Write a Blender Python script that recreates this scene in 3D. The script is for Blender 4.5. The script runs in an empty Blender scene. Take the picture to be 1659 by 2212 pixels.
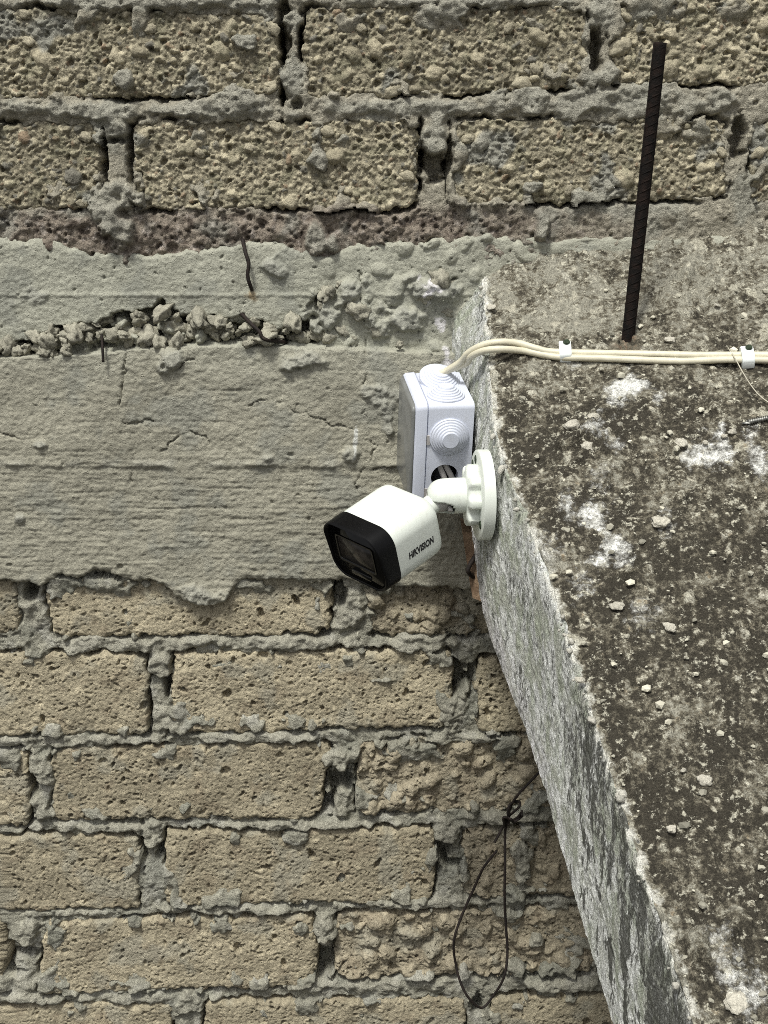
import bpy, bmesh, math, random
import numpy as np
from mathutils import Vector, Matrix, noise as mnoise
random.seed(7)
RNG = np.random.RandomState(7)
sc = bpy.context.scene
COL = sc.collection

# ------------------------------------------------------------------ camera, sky, sun, exposure
F, CX, CY = 3064.0, 829.5, 1106.0          # focal length and centre of the picture (picture 1659 x 2212)
PITCH, DIST = math.radians(15.0), 1.39
CAM = np.array([0.0, -DIST*math.cos(PITCH), DIST*math.sin(PITCH)])
FWD = np.array([0.0, math.cos(PITCH), -math.sin(PITCH)])
UP = np.array([0.0, math.sin(PITCH), math.cos(PITCH)])
RIGHT = np.array([1.0, 0.0, 0.0])
cd = bpy.data.cameras.new('camera'); cam = bpy.data.objects.new('camera', cd); COL.objects.link(cam)
cam.location = CAM; cam.rotation_euler = (math.pi/2-PITCH, 0, 0)
cd.sensor_fit = 'VERTICAL'; cd.sensor_height = 36.0; cd.lens = 36.0*F/2212.0
cd.clip_start = 0.01; cd.clip_end = 200.0
sc.camera = cam

SUN_EL, SUN_AZ = math.radians(60), math.radians(203)   # azimuth: compass-like, from +Y towards +X
w = bpy.data.worlds.new('World'); sc.world = w; w.use_nodes = True
nt = w.node_tree; bg = nt.nodes['Background']
sky = nt.nodes.new('ShaderNodeTexSky'); sky.sky_type = 'NISHITA'; sky.sun_disc = False
sky.sun_elevation = SUN_EL; sky.sun_rotation = SUN_AZ; sky.air_density = 1.0; sky.dust_density = 4.0; sky.ozone_density = 1.0
hs = nt.nodes.new('ShaderNodeHueSaturation'); hs.inputs['Saturation'].default_value = 0.12
nt.links.new(sky.outputs[0], hs.inputs['Color']); nt.links.new(hs.outputs[0], bg.inputs[0])
bg.inputs[1].default_value = 0.055
sl = bpy.data.lights.new('sun', 'SUN'); sl.energy = 1.5; sl.angle = math.radians(10); sl.color = (1.0, 0.985, 0.90)
sun = bpy.data.objects.new('sun', sl); COL.objects.link(sun)
sd = Vector((math.sin(SUN_AZ)*math.cos(SUN_EL), math.cos(SUN_AZ)*math.cos(SUN_EL), math.sin(SUN_EL)))
sun.rotation_euler = sd.to_track_quat('Z', 'Y').to_euler()
sc.view_settings.view_transform = 'Standard'; sc.view_settings.look = 'None'
sc.view_settings.gamma = 1.0; sc.view_settings.use_curve_mapping = False
sc.view_settings.exposure = 1.18
sc.cycles.use_denoising = False; sc.cycles.pixel_filter_type = 'BLACKMAN_HARRIS'; sc.cycles.filter_width = 0.9

# ------------------------------------------------------------------ picture point -> place
def ray(px, py):
    return FWD + RIGHT*((px-CX)/F) - UP*((py-CY)/F)
def at_y(px, py, y=0.0):
    r = ray(px, py); return CAM + r*((y-CAM[1])/r[1])
def wx(px, py): return at_y(px, py)[0]
def wz(px, py): return at_y(px, py)[2]

# ------------------------------------------------------------------ noise in numpy (all lengths in metres)
_T = np.random.RandomState(11).rand(65536).astype(np.float32); _TC = np.cos(_T*6.2831853).astype(np.float32); _TS = np.sin(_T*6.2831853).astype(np.float32)
def hk(ix, iy, seed): return (ix.astype(np.int32)*1619+iy.astype(np.int32)*31337+(int(seed)*6971) % 65536) & 0xffff
def h2(ix, iy, seed): return _T[hk(ix, iy, seed)]
def gn(x, y, seed):
    x = np.asarray(x, np.float32); y = np.asarray(y, np.float32)
    ix = np.floor(x); iy = np.floor(y); fx = x-ix; fy = y-iy
    u = fx*fx*fx*(fx*(fx*6-15)+10); v = fy*fy*fy*(fy*(fy*6-15)+10); k0 = hk(ix, iy, seed)
    def c(dx, dy):
        k = (k0+dx*1619+dy*31337) & 0xffff
        return _TC[k]*(fx-dx)+_TS[k]*(fy-dy)
    a = c(0, 0); b = c(1, 0); d = c(0, 1); e = c(1, 1)
    return ((a+(b-a)*u)*(1-v) + (d+(e-d)*u)*v)*1.5
def fbm(x, y, scale, seed, octv=4, gain=0.5):
    s = np.zeros(np.shape(x), np.float32); amp = 1.0; f = 1.0/scale
    for o in range(octv):
        s += amp*gn(x*f+seed*1.7+o*11.3, y*f-seed*2.3+o*7.1, seed*13+o)
        amp *= gain; f *= 2.03
    return s
def domes(x, y, cell, seed, rmin, rmax, prob, squash=0.35):
    """height of the tallest of many little spheres strewn over the plane, and a random number of that sphere"""
    x = np.asarray(x, np.float32); y = np.asarray(y, np.float32)
    gx = x/cell; gy = y/cell; ix = np.floor(gx); iy = np.floor(gy)
    best = np.zeros_like(x); bid = np.zeros_like(x)
    for dx in (-1, 0, 1):
        for dy in (-1, 0, 1):
            cx = ix+dx; cy = iy+dy
            jx = (cx+0.5+0.8*(h2(cx, cy, seed)-0.5))*cell; jy = (cy+0.5+0.8*(h2(cx, cy, seed+1)-0.5))*cell
            rr = h2(cx, cy, seed+2); r = rmin+(rmax-rmin)*rr*rr
            on = h2(cx, cy, seed+3) < prob
            ang = h2(cx, cy, seed+4)*3.14159; el = 1+squash*h2(cx, cy, seed+5)
            ca = np.cos(ang); sa = np.sin(ang); px = x-jx; py = y-jy
            d2 = ((px*ca+py*sa)/el)**2 + ((py*ca-px*sa)*el)**2
            h = np.where(on, np.sqrt(np.maximum(r*r-d2, 0)), 0)
            m = h > best
            best = np.where(m, h, best); bid = np.where(m, h2(cx, cy, seed+6)*0.999+0.001, bid)
    return best, bid
def sstep(a, b, x):
    t = np.clip((x-a)/(b-a), 0, 1); return t*t*(3-2*t)
def seg_dist(x, z, pts):
    d = np.full_like(x, 1e9)
    for (ax, az), (bx, bz) in zip(pts[:-1], pts[1:]):
        ux, uz = bx-ax, bz-az; L = ux*ux+uz*uz+1e-12
        t = np.clip(((x-ax)*ux+(z-az)*uz)/L, 0, 1)
        d = np.minimum(d, np.hypot(x-ax-t*ux, z-az-t*uz))
    return d

# ------------------------------------------------------------------ objects
def tag(o, label=None, cat=None, group=None, kind=None):
    if label: o['label'] = label
    if cat: o['category'] = cat
    if group: o['group'] = group
    if kind: o['kind'] = kind
    return o
def empty(name, loc, label, cat, group=None):
    o = bpy.data.objects.new(name, None); COL.objects.link(o); o.location = loc; o.empty_display_size = 0.02
    tag(o, label, cat, group); return o
def link(name, me, mat, parent=None):
    o = bpy.data.objects.new(name, me); COL.objects.link(o)
    if mat is not None and not me.materials: me.materials.append(mat)
    if parent is not None:
        o.parent = parent; o.matrix_parent_inverse = Matrix.Translation(-Vector(parent.location))
    return o
def np_mesh(name, verts, quads, col=None, smooth=True):
    me = bpy.data.meshes.new(name)
    used = np.zeros(len(verts), bool); used[quads.ravel()] = True
    remap = np.cumsum(used)-1; verts = verts[used]; quads = remap[quads]
    n = len(quads)
    me.vertices.add(len(verts)); me.vertices.foreach_set('co', verts.astype(np.float32).ravel())
    me.loops.add(n*4); me.loops.foreach_set('vertex_index', quads.astype(np.int32).ravel())
    me.polygons.add(n); me.polygons.foreach_set('loop_start', np.arange(0, n*4, 4, dtype=np.int32))
    me.polygons.foreach_set('use_smooth', np.full(n, smooth))
    me.update(calc_edges=True)
    if col is not None:
        a = me.color_attributes.new('Col', 'FLOAT_COLOR', 'POINT')
        c = np.ones((len(verts), 4), np.float32); c[:, :3] = col[used]
        a.data.foreach_set('color', c.ravel())
    me.validate(); return me
def grid_quads(n0, n1):
    i = np.arange(n0*n1).reshape(n0, n1)
    return np.stack([i[:-1, :-1], i[:-1, 1:], i[1:, 1:], i[1:, :-1]], -1).reshape(-1, 4)
def axis(lo, hi, flo, fhi, fine, coarse):
    out = []; x = lo
    while x < hi:
        out.append(x); x += fine if flo-coarse < x < fhi else coarse
    out.append(hi); return np.array(out)
def field(name, xs, zs, h, keep, col, parent, mat, y0=0.0):
    """a relief on the wall: h is how far each point stands out towards the viewer"""
    X, Z = np.meshgrid(xs, zs, indexing='ij')
    v = np.stack([X, y0-h, Z], -1).reshape(-1, 3)
    q = grid_quads(len(xs), len(zs)); k = keep.ravel()[q].any(1)
    return link(name, np_mesh(name, v, q[k], col.reshape(-1, 3)), mat, parent)
def bm_mesh(name, bm, smooth=True):
    bmesh.ops.recalc_face_normals(bm, faces=bm.faces)
    me = bpy.data.meshes.new(name); bm.to_mesh(me); bm.free()
    if smooth:
        me.polygons.foreach_set('use_smooth', [True]*len(me.polygons))
        me.update()
    return me
def auto(o, ang=40):
    """sharp edges where faces turn by more than the angle"""
    me = o.data; bm = bmesh.new(); bm.from_mesh(me); a = math.radians(ang)
    for e in bm.edges:
        e.smooth = not (len(e.link_faces) == 2 and e.calc_face_angle(0) > a)
    bm.to_mesh(me); bm.free(); return o
def catmull(pts, n=10):
    p = [np.array(q, float) for q in pts]; p = [2*p[0]-p[1]]+p+[2*p[-1]-p[-2]]; out = []
    for i in range(1, len(p)-2):
        for k in range(n):
            t = k/n
            out.append(0.5*((2*p[i])+(-p[i-1]+p[i+1])*t+(2*p[i-1]-5*p[i]+4*p[i+1]-p[i+2])*t*t+(-p[i-1]+3*p[i]-3*p[i+1]+p[i+2])*t**3))
    out.append(p[-2]); return out
def tube(name, pts, r, mat, parent=None, seg=12, rough=0.0, seed=0):
    pts = [Vector(p) for p in pts]; bm = bmesh.new(); rings = []
    nrm = None
    for i, p in enumerate(pts):
        t = (pts[min(i+1, len(pts)-1)]-pts[max(i-1, 0)]).normalized()
        if nrm is None: nrm = t.orthogonal().normalized()
        nrm = (nrm-t*nrm.dot(t)).normalized(); b = t.cross(nrm)
        rr = r(i/(len(pts)-1)) if callable(r) else r
        ring = []
        for k in range(seg):
            a = 2*math.pi*k/seg
            q = rr*(1+rough*mnoise.noise(Vector((i*0.9+seed, k*1.1, seed*3.3))))
            ring.append(bm.verts.new(p+(nrm*math.cos(a)+b*math.sin(a))*q))
        rings.append(ring)
    for A, B in zip(rings[:-1], rings[1:]):
        for k in range(seg): bm.faces.new((A[k], A[(k+1) % seg], B[(k+1) % seg], B[k]))
    bm.faces.new(rings[0][::-1]); bm.faces.new(rings[-1])
    return link(name, bm_mesh(name, bm), mat, parent)
def rounded_rect(w_, h_, r, n=8, c=(0, 0)):
    out = []
    for cx, cy, a0 in ((w_/2-r, h_/2-r, 0), (-w_/2+r, h_/2-r, 90), (-w_/2+r, -h_/2+r, 180), (w_/2-r, -h_/2+r, 270)):
        for k in range(n+1):
            a = math.radians(a0+90*k/n); out.append((c[0]+cx+r*math.cos(a), c[1]+cy+r*math.sin(a)))
    return out
def loft(bm, sections, cap0=True, cap1=True):
    """sections: lists of Vectors, same count; skinned one to the next"""
    rings = [[bm.verts.new(p) for p in s] for s in sections]; n = len(rings[0])
    for A, B in zip(rings[:-1], rings[1:]):
        for k in range(n): bm.faces.new((A[k], A[(k+1) % n], B[(k+1) % n], B[k]))
    if cap0: bm.faces.new(rings[0][::-1])
    if cap1: bm.faces.new(rings[-1])
    return rings
class Frame:
    def __init__(s, o, x, y, z):
        s.o, s.x, s.y, s.z = (Vector(v) for v in (o, x, y, z))
    def p(s, a, b, c): return s.o+s.x*a+s.y*b+s.z*c
def lathe(bm, fr, prof, seg=40, skip=None):
    """prof: (distance along fr.x, radius) pairs, turned about fr.x"""
    rings = []
    for a, r in prof:
        rings.append([bm.verts.new(fr.p(a, r*math.cos(2*math.pi*k/seg), r*math.sin(2*math.pi*k/seg))) for k in range(seg)])
    for i, (A, B) in enumerate(zip(rings[:-1], rings[1:])):
        for k in range(seg):
            if skip and skip(0.5*(prof[i][0]+prof[i+1][0]), 2*math.pi*(k+0.5)/seg): continue
            bm.faces.new((A[k], A[(k+1) % seg], B[(k+1) % seg], B[k]))
    if prof[0][1] > 1e-5 and not skip: bm.faces.new(rings[0][::-1])
    if prof[-1][1] > 1e-5 and not skip: bm.faces.new(rings[-1])

# ------------------------------------------------------------------ materials
def mat_new(name):
    m = bpy.data.materials.new(name); m.use_nodes = True
    return m, m.node_tree, m.node_tree.nodes['Principled BSDF']
def nz(t, coord, scale, det=4, rough=0.7):
    n = t.nodes.new('ShaderNodeTexNoise'); n.inputs['Scale'].default_value = scale; n.inputs['Detail'].default_value = det; n.inputs['Roughness'].default_value = rough
    t.links.new(coord, n.inputs['Vector']); return n.outputs['Fac']
def ramp(t, v, a, b, lo=0.0, hi=1.0):
    m = t.nodes.new('ShaderNodeMapRange'); m.interpolation_type = 'SMOOTHSTEP'
    for k, q in zip(('From Min', 'From Max', 'To Min', 'To Max'), (a, b, lo, hi)): m.inputs[k].default_value = q
    t.links.new(v, m.inputs['Value']); return m.outputs[0]
def mth(t, op, a, b):
    m = t.nodes.new('ShaderNodeMath'); m.operation = op
    for i, q in enumerate((a, b)):
        if isinstance(q, (int, float)): m.inputs[i].default_value = q
        else: t.links.new(q, m.inputs[i])
    return m.outputs[0]
def mixn(t, f, a, b):
    m = t.nodes.new('ShaderNodeMix'); m.data_type = 'RGBA'
    t.links.new(f, m.inputs['Factor']) if not isinstance(f, float) else setattr(m.inputs['Factor'], 'default_value', f)
    for q, k in ((a, 6), (b, 7)):
        if isinstance(q, tuple): m.inputs[k].default_value = (*q, 1)
        else: t.links.new(q, m.inputs[k])
    return m.outputs[2]
def stone_mat(name, grain=(0.72, 1.28), bump=0.0009, scale=900, rough=0.95, pore=0.5, slab=False):
    """colour of the piece (its attribute), broken up by sand grain, fine relief and pinholes"""
    m, t, b = mat_new(name); N = t.nodes; L = t.links
    at = N.new('ShaderNodeAttribute'); at.attribute_name = 'Col'; col = at.outputs['Color']
    tc = N.new('ShaderNodeTexCoord').outputs['Object']
    n1 = nz(t, tc, scale, 5, 0.75); n2 = nz(t, tc, scale*0.3, 6, 0.7)
    if slab:
        mk = N.new('ShaderNodeAttribute'); mk.attribute_name = 'Msk'; sp = N.new('ShaderNodeSeparateColor'); L.new(mk.outputs['Color'], sp.inputs[0])
        f1 = nz(t, tc, 55, 12, 0.72); f2 = nz(t, tc, 230, 9, 0.72); f3 = nz(t, tc, 120, 11, 0.78)
        cen = lambda v, k: mth(t, 'MULTIPLY', mth(t, 'SUBTRACT', v, 0.5), k)
        g = mth(t, 'ADD', mth(t, 'ADD', cen(f1, 2.1), cen(f2, 2.1)), sp.outputs[0])          # growth: its amount broken up by fine noise
        top = mth(t, 'GREATER_THAN', sp.outputs[0], 0.02)
        col = mixn(t, mth(t, 'MULTIPLY', ramp(t, g, 0.08, 0.40), top), col, (0.160, 0.144, 0.108))
        col = mixn(t, mth(t, 'MULTIPLY', ramp(t, g, 0.30, 0.66, 0, 0.95), top), col, (0.044, 0.039, 0.030))
        sp2 = mth(t, 'ADD', cen(f2, -1.6), cen(f3, 2.2))
        col = mixn(t, mth(t, 'MULTIPLY', ramp(t, mth(t, 'ADD', sp2, cen(f1, 0.9)), 0.17, 0.34, 0, 0.85), top), col, (0.50, 0.48, 0.39))
        mp = N.new('ShaderNodeMapping'); mp.inputs['Scale'].default_value = (1, 1, 0.42); L.new(tc, mp.inputs['Vector'])
        f4 = nz(t, mp.outputs[0], 420, 9, 0.75)
        sdk = mth(t, 'MULTIPLY', ramp(t, mth(t, 'ADD', cen(f4, 2.8), sp.outputs[2]), 0.20, 0.72, 0, 0.92), mth(t, 'GREATER_THAN', sp.outputs[2], 0.02))
        col = mixn(t, sdk, col, (0.070, 0.070, 0.060))
        pw = mth(t, 'MULTIPLY', ramp(t, mth(t, 'ADD', sp.outputs[1], mth(t, 'ADD', cen(f3, 2.0), cen(f2, 1.2))), 0.22, 1.05), ramp(t, sp.outputs[1], 0.02, 0.3))
        col = mixn(t, pw, col, (0.80, 0.80, 0.76))
    mx = N.new('ShaderNodeVectorMath'); mx.operation = 'SCALE'
    L.new(col, mx.inputs[0]); L.new(ramp(t, mth(t, 'ADD', mth(t, 'MULTIPLY', n1, 0.65), mth(t, 'MULTIPLY', n2, 0.35)), 0.33, 0.67, *grain), mx.inputs['Scale'])
    L.new(mx.outputs[0], b.inputs['Base Color'])
    vo = N.new('ShaderNodeTexVoronoi'); vo.inputs['Scale'].default_value = scale*0.42; L.new(tc, vo.inputs['Vector'])
    pit = mth(t, 'MULTIPLY', ramp(t, vo.outputs['Distance'], 0.10, 0.34, -1, 0), ramp(t, n2, 0.46, 0.58))
    hgt = mth(t, 'ADD', mth(t, 'ADD', n1, mth(t, 'MULTIPLY', n2, 1.6)), mth(t, 'MULTIPLY', pit, pore))
    bp = N.new('ShaderNodeBump'); bp.inputs['Strength'].default_value = 1.0; bp.inputs['Distance'].default_value = bump
    L.new(hgt, bp.inputs['Height']); L.new(bp.outputs[0], b.inputs['Normal'])
    b.inputs['Roughness'].default_value = rough; b.inputs['Specular IOR Level'].default_value = 0.2
    return m
def loose_mat(name):
    m, t, b = mat_new(name); N = t.nodes; L = t.links
    at = N.new('ShaderNodeAttribute'); at.attribute_name = 'Col'; tc = N.new('ShaderNodeTexCoord').outputs['Object']
    n1 = nz(t, tc, 3.2, 8, 0.75); mx = N.new('ShaderNodeVectorMath'); mx.operation = 'SCALE'
    L.new(at.outputs['Color'], mx.inputs[0]); L.new(ramp(t, n1, 0.34, 0.66, 0.72, 1.22), mx.inputs['Scale']); L.new(mx.outputs[0], b.inputs['Base Color'])
    bp = N.new('ShaderNodeBump'); bp.inputs['Distance'].default_value = 0.0022; bp.inputs['Strength'].default_value = 0.8
    L.new(nz(t, tc, 4.5, 6, 0.7), bp.inputs['Height']); L.new(bp.outputs[0], b.inputs['Normal'])
    b.inputs['Roughness'].default_value = 0.95; b.inputs['Specular IOR Level'].default_value = 0.2
    return m
def plain_mat(name, col, rough=0.5, spec=0.5, var=0.06, vscale=60, metal=0.0, bump=0.0, bscale=400, rust=None, dirt=0.0):
    m, t, b = mat_new(name); N = t.nodes; L = t.links
    tc = N.new('ShaderNodeTexCoord'); n = N.new('ShaderNodeTexNoise'); n.inputs['Scale'].default_value = vscale; n.inputs['Detail'].default_value = 6
    L.new(tc.outputs['Object'], n.inputs['Vector'])
    cr = N.new('ShaderNodeValToRGB'); c2 = rust if rust else tuple(max(c*(1-var*2.5), 0) for c in col)
    cr.color_ramp.elements[0].position = 0.35; cr.color_ramp.elements[0].color = (*c2, 1)
    cr.color_ramp.elements[1].position = 0.6; cr.color_ramp.elements[1].color = (*col, 1)
    L.new(n.outputs['Fac'], cr.inputs[0]); L.new(cr.outputs[0], b.inputs['Base Color'])
    mr = N.new('ShaderNodeMapRange'); mr.inputs['To Min'].default_value = max(rough-0.08, 0.02); mr.inputs['To Max'].default_value = min(rough+0.12, 1)
    L.new(n.outputs['Fac'], mr.inputs['Value']); L.new(mr.outputs[0], b.inputs['Roughness'])
    b.inputs['Specular IOR Level'].default_value = spec; b.inputs['Metallic'].default_value = metal
    if dirt:
        mp = N.new('ShaderNodeMapping'); mp.inputs['Scale'].default_value = (1, 1, 0.25); L.new(tc.outputs['Object'], mp.inputs['Vector'])
        fa = ramp(t, nz(t, mp.outputs[0], 150, 8, 0.75), 0.50, 0.72, 0, dirt); fb = ramp(t, nz(t, tc.outputs['Object'], 900, 3, 0.6), 0.62, 0.72, 0, dirt*1.6)
        L.new(mixn(t, fb, mixn(t, fa, cr.outputs[0], (0.38, 0.36, 0.29)), (0.22, 0.20, 0.16)), b.inputs['Base Color'])
    if bump:
        n3 = N.new('ShaderNodeTexNoise'); n3.inputs['Scale'].default_value = bscale; n3.inputs['Detail'].default_value = 4
        L.new(tc.outputs['Object'], n3.inputs['Vector'])
        bp = N.new('ShaderNodeBump'); bp.inputs['Distance'].default_value = bump; bp.inputs['Strength'].default_value = 1.0
        L.new(n3.outputs['Fac'], bp.inputs['Height']); L.new(bp.outputs[0], b.inputs['Normal'])
    return m
M_PEB = stone_mat('pebbly_block', (0.58, 1.45), 0.0012, 800, pore=0.7)
M_POR = stone_mat('porous_block', (0.62, 1.38), 0.0014, 850, pore=0.9)
M_MOR = stone_mat('mortar', (0.50, 1.48), 0.0017, 850, pore=0.7)
M_CON = stone_mat('cast_concrete', (0.72, 1.24), 0.0009, 800, pore=0.6)
M_SLAB = stone_mat('weathered_slab', (0.45, 1.6), 0.0016, 800, pore=0.6, slab=True)
M_LOOSE = loose_mat('loose_stone')
M_WHITE = plain_mat('camera_white', (0.70, 0.735, 0.68), 0.38, 0.5, 0.02, 30, dirt=0.20)
M_BOX = plain_mat('box_plastic', (0.60, 0.63, 0.73), 0.5, 0.4, 0.015, 40, dirt=0.20)
M_BLACK = plain_mat('black_plastic', (0.0035, 0.0035, 0.004), 0.38, 0.16, 0.1, 50, bump=0.00004, bscale=1500)
M_GLOSS = plain_mat('black_gloss', (0.004, 0.004, 0.004), 0.10, 0.25, 0.1, 50)
M_GLASS = plain_mat('lens_window', (0.040, 0.035, 0.030), 0.16, 0.25, 0.25, 120)
M_GREY = plain_mat('joint_grey', (0.42, 0.40, 0.39), 0.4, 0.5)
M_INK = plain_mat('logo_ink', (0.02, 0.02, 0.022), 0.5, 0.3)
M_CABLE = plain_mat('cream_cable', (0.68, 0.64, 0.50), 0.45, 0.4, 0.06, 90, dirt=0.30, bump=0.0001, bscale=300)
M_CLIP = plain_mat('clip_white', (0.74, 0.78, 0.77), 0.4, 0.4, 0.03, 90)
M_NAIL = plain_mat('nail_green', (0.035, 0.055, 0.03), 0.45, 0.5, 0.2, 400, metal=0.4)
M_RUST = plain_mat('rusty_steel', (0.007, 0.006, 0.0055), 0.85, 0.15, 0.3, 160, bump=0.0008, bscale=700, rust=(0.016, 0.010, 0.008))
M_WIRE = plain_mat('dark_wire', (0.014, 0.011, 0.010), 0.75, 0.3, 0.3, 300, bump=0.0003, bscale=900, rust=(0.022, 0.014, 0.011))
M_STEEL = plain_mat('screw_steel', (0.30, 0.30, 0.28), 0.45, 0.5, 0.3, 400, metal=0.8)
M_FIBRE = plain_mat('thin_fibre', (0.5, 0.47, 0.38), 0.5, 0.4)
M_HOLE_SHADE = plain_mat('box_inside_shade', (0.02, 0.02, 0.022), 0.6, 0.3)  # near-black: shade inside the box put into the colour
M_WOOD = plain_mat('old_wood', (0.30, 0.21, 0.14), 0.8, 0.2, 0.2, 70, bump=0.0008, bscale=500, rust=(0.17, 0.11, 0.07))

# ------------------------------------------------------------------ surfaces
def mixc(a, b, t): return a*(1-t[..., None])+b*t[..., None]
C_ = lambda *c: np.array(c, float)
def pebbly(X, Z, seed, coarse=1.0):
    wx_ = X+0.0013*fbm(X, Z, 0.009, seed+50, 3); wz_ = Z+0.0013*fbm(X, Z, 0.009, seed+51, 3)
    h1, i1 = domes(wx_, wz_, 0.019, seed+1, 0.0028, 0.0100*coarse, 0.24+0.30*((seed*0.7548) % 1.0))
    h2_, i2 = domes(wx_, wz_, 0.0072, seed+11, 0.0014, 0.0043, 0.60)
    h3, i3 = domes(wx_, wz_, 0.0037, seed+21, 0.0009, 0.0022, 0.75)
    ground = 0.0012*fbm(X, Z, 0.006, seed+31, 3)
    am = 0.55+0.75*((seed*0.6180339) % 1.0); a = h1*0.82-0.0006; b = h2_*(0.55+0.5*am); c = h3*1.1
    h = np.maximum(np.maximum(a, b), np.maximum(c, 0))
    pid = np.where((a >= b) & (a >= c) & (a > 0), i1, np.where(b >= c, i2, i3))
    pits, _ = domes(wx_, wz_, 0.0085, seed+41, 0.001, 0.0032, 0.55)
    h = h+ground-1.8*pits*(h < 0.003)+0.0022*fbm(X, Z, 0.06, seed+32, 2)-0.0035
    return h, pid, np.maximum(a, 0)/0.004
def porous(X, Z, seed, lump=0.5):
    wx_ = X+0.0012*fbm(X, Z, 0.007, seed+50, 3); wz_ = Z+0.0010*fbm(X, Z, 0.007, seed+51, 3)
    p1, _ = domes(wx_, wz_, 0.0085, seed+1, 0.0008, 0.0026, 0.42, 0.6)
    p2, _ = domes(wx_, wz_, 0.028, seed+11, 0.0015, 0.0052, 0.40, 0.6)
    p3, _ = domes(wx_, wz_, 0.0046, seed+15, 0.0005, 0.0014, 0.45, 0.5)
    g, gid = domes(wx_, wz_, 0.0075, seed+21, 0.0012, 0.0042, 0.6)
    patch = sstep(-0.25, 0.35, fbm(X, Z, 0.05, seed+27, 3))
    h = 0.0022*fbm(X, Z, 0.045, seed+31, 3)+0.0007*fbm(X, Z, 0.012, seed+33, 4, 0.55)+0.0007*fbm(X, Z, 0.0035, seed+34, 2)
    h = h+lump*g*(0.02+0.62*patch*patch)
    am = 0.6+0.75*((seed*0.6180339) % 1.0)
    h = h-3.4*am*p1*(0.35+0.65*patch)-1.9*p2*(2-am)*0.95-2.6*p3
    return h-0.001, gid, patch
def mortar_h(X, Z, seed):
    wx_ = X+0.002*fbm(X, Z, 0.008, seed+50, 3); wz_ = Z+0.002*fbm(X, Z, 0.008, seed+51, 3)
    r = np.abs(fbm(X, Z, 0.022, seed+2, 4, 0.55))
    g, gid = domes(wx_, wz_, 0.0062, seed+5, 0.001, 0.0034, 0.6)
    p, _ = domes(wx_, wz_, 0.012, seed+9, 0.0007, 0.0026, 0.5)
    return 0.0024*fbm(X, Z, 0.034, seed+1, 4, 0.55)-0.0016*r+0.45*g+0.0007*fbm(X, Z, 0.0035, seed+3, 2)-2.0*p, gid

class Block:
    def __init__(s, quad, style, seed, tint=1.0, rnd=0.011, rough=1.0, out=0.0, world=False):
        s.q = [np.array(p) for p in quad] if world else [at_y(*p)[[0, 2]] for p in quad]      # TL, TR, BR, BL on the wall plane
        s.style, s.seed, s.tint, s.rnd, s.rough, s.out = style, seed, tint, rnd, rough, out
        s.lo = np.min(s.q, 0)-0.008; s.hi = np.max(s.q, 0)+0.008
    def sdf(s, X, Z):
        ds = []
        for i in range(4):
            a, b = s.q[i], s.q[(i+1) % 4]; e = b-a; e = e/np.hypot(*e)
            ds.append(-( (X-a[0])*(-e[1])+(Z-a[1])*e[0]))       # inside positive (points run clockwise seen from the viewer)
        k = s.rnd*0.42
        m = np.minimum.reduce(ds)
        d = m-k*np.log(sum(np.exp(np.clip(-(q-m)/k, -40, 0)) for q in ds))
        d = d+s.rough*(0.0030*fbm(X, Z, 0.028, s.seed+70, 3)+0.0022*fbm(X, Z, 0.008, s.seed+71, 2))
        return d
def edge_profile(d, R=0.005, cliff=0.055):
    t = np.clip(d/R, 0, 1); h = -R*(1-np.sqrt(np.maximum(1-(1-t)**2, 0)))
    return np.where(d < 0, -R-np.clip(-d/0.0022, 0, 1)*cliff, h)

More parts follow.
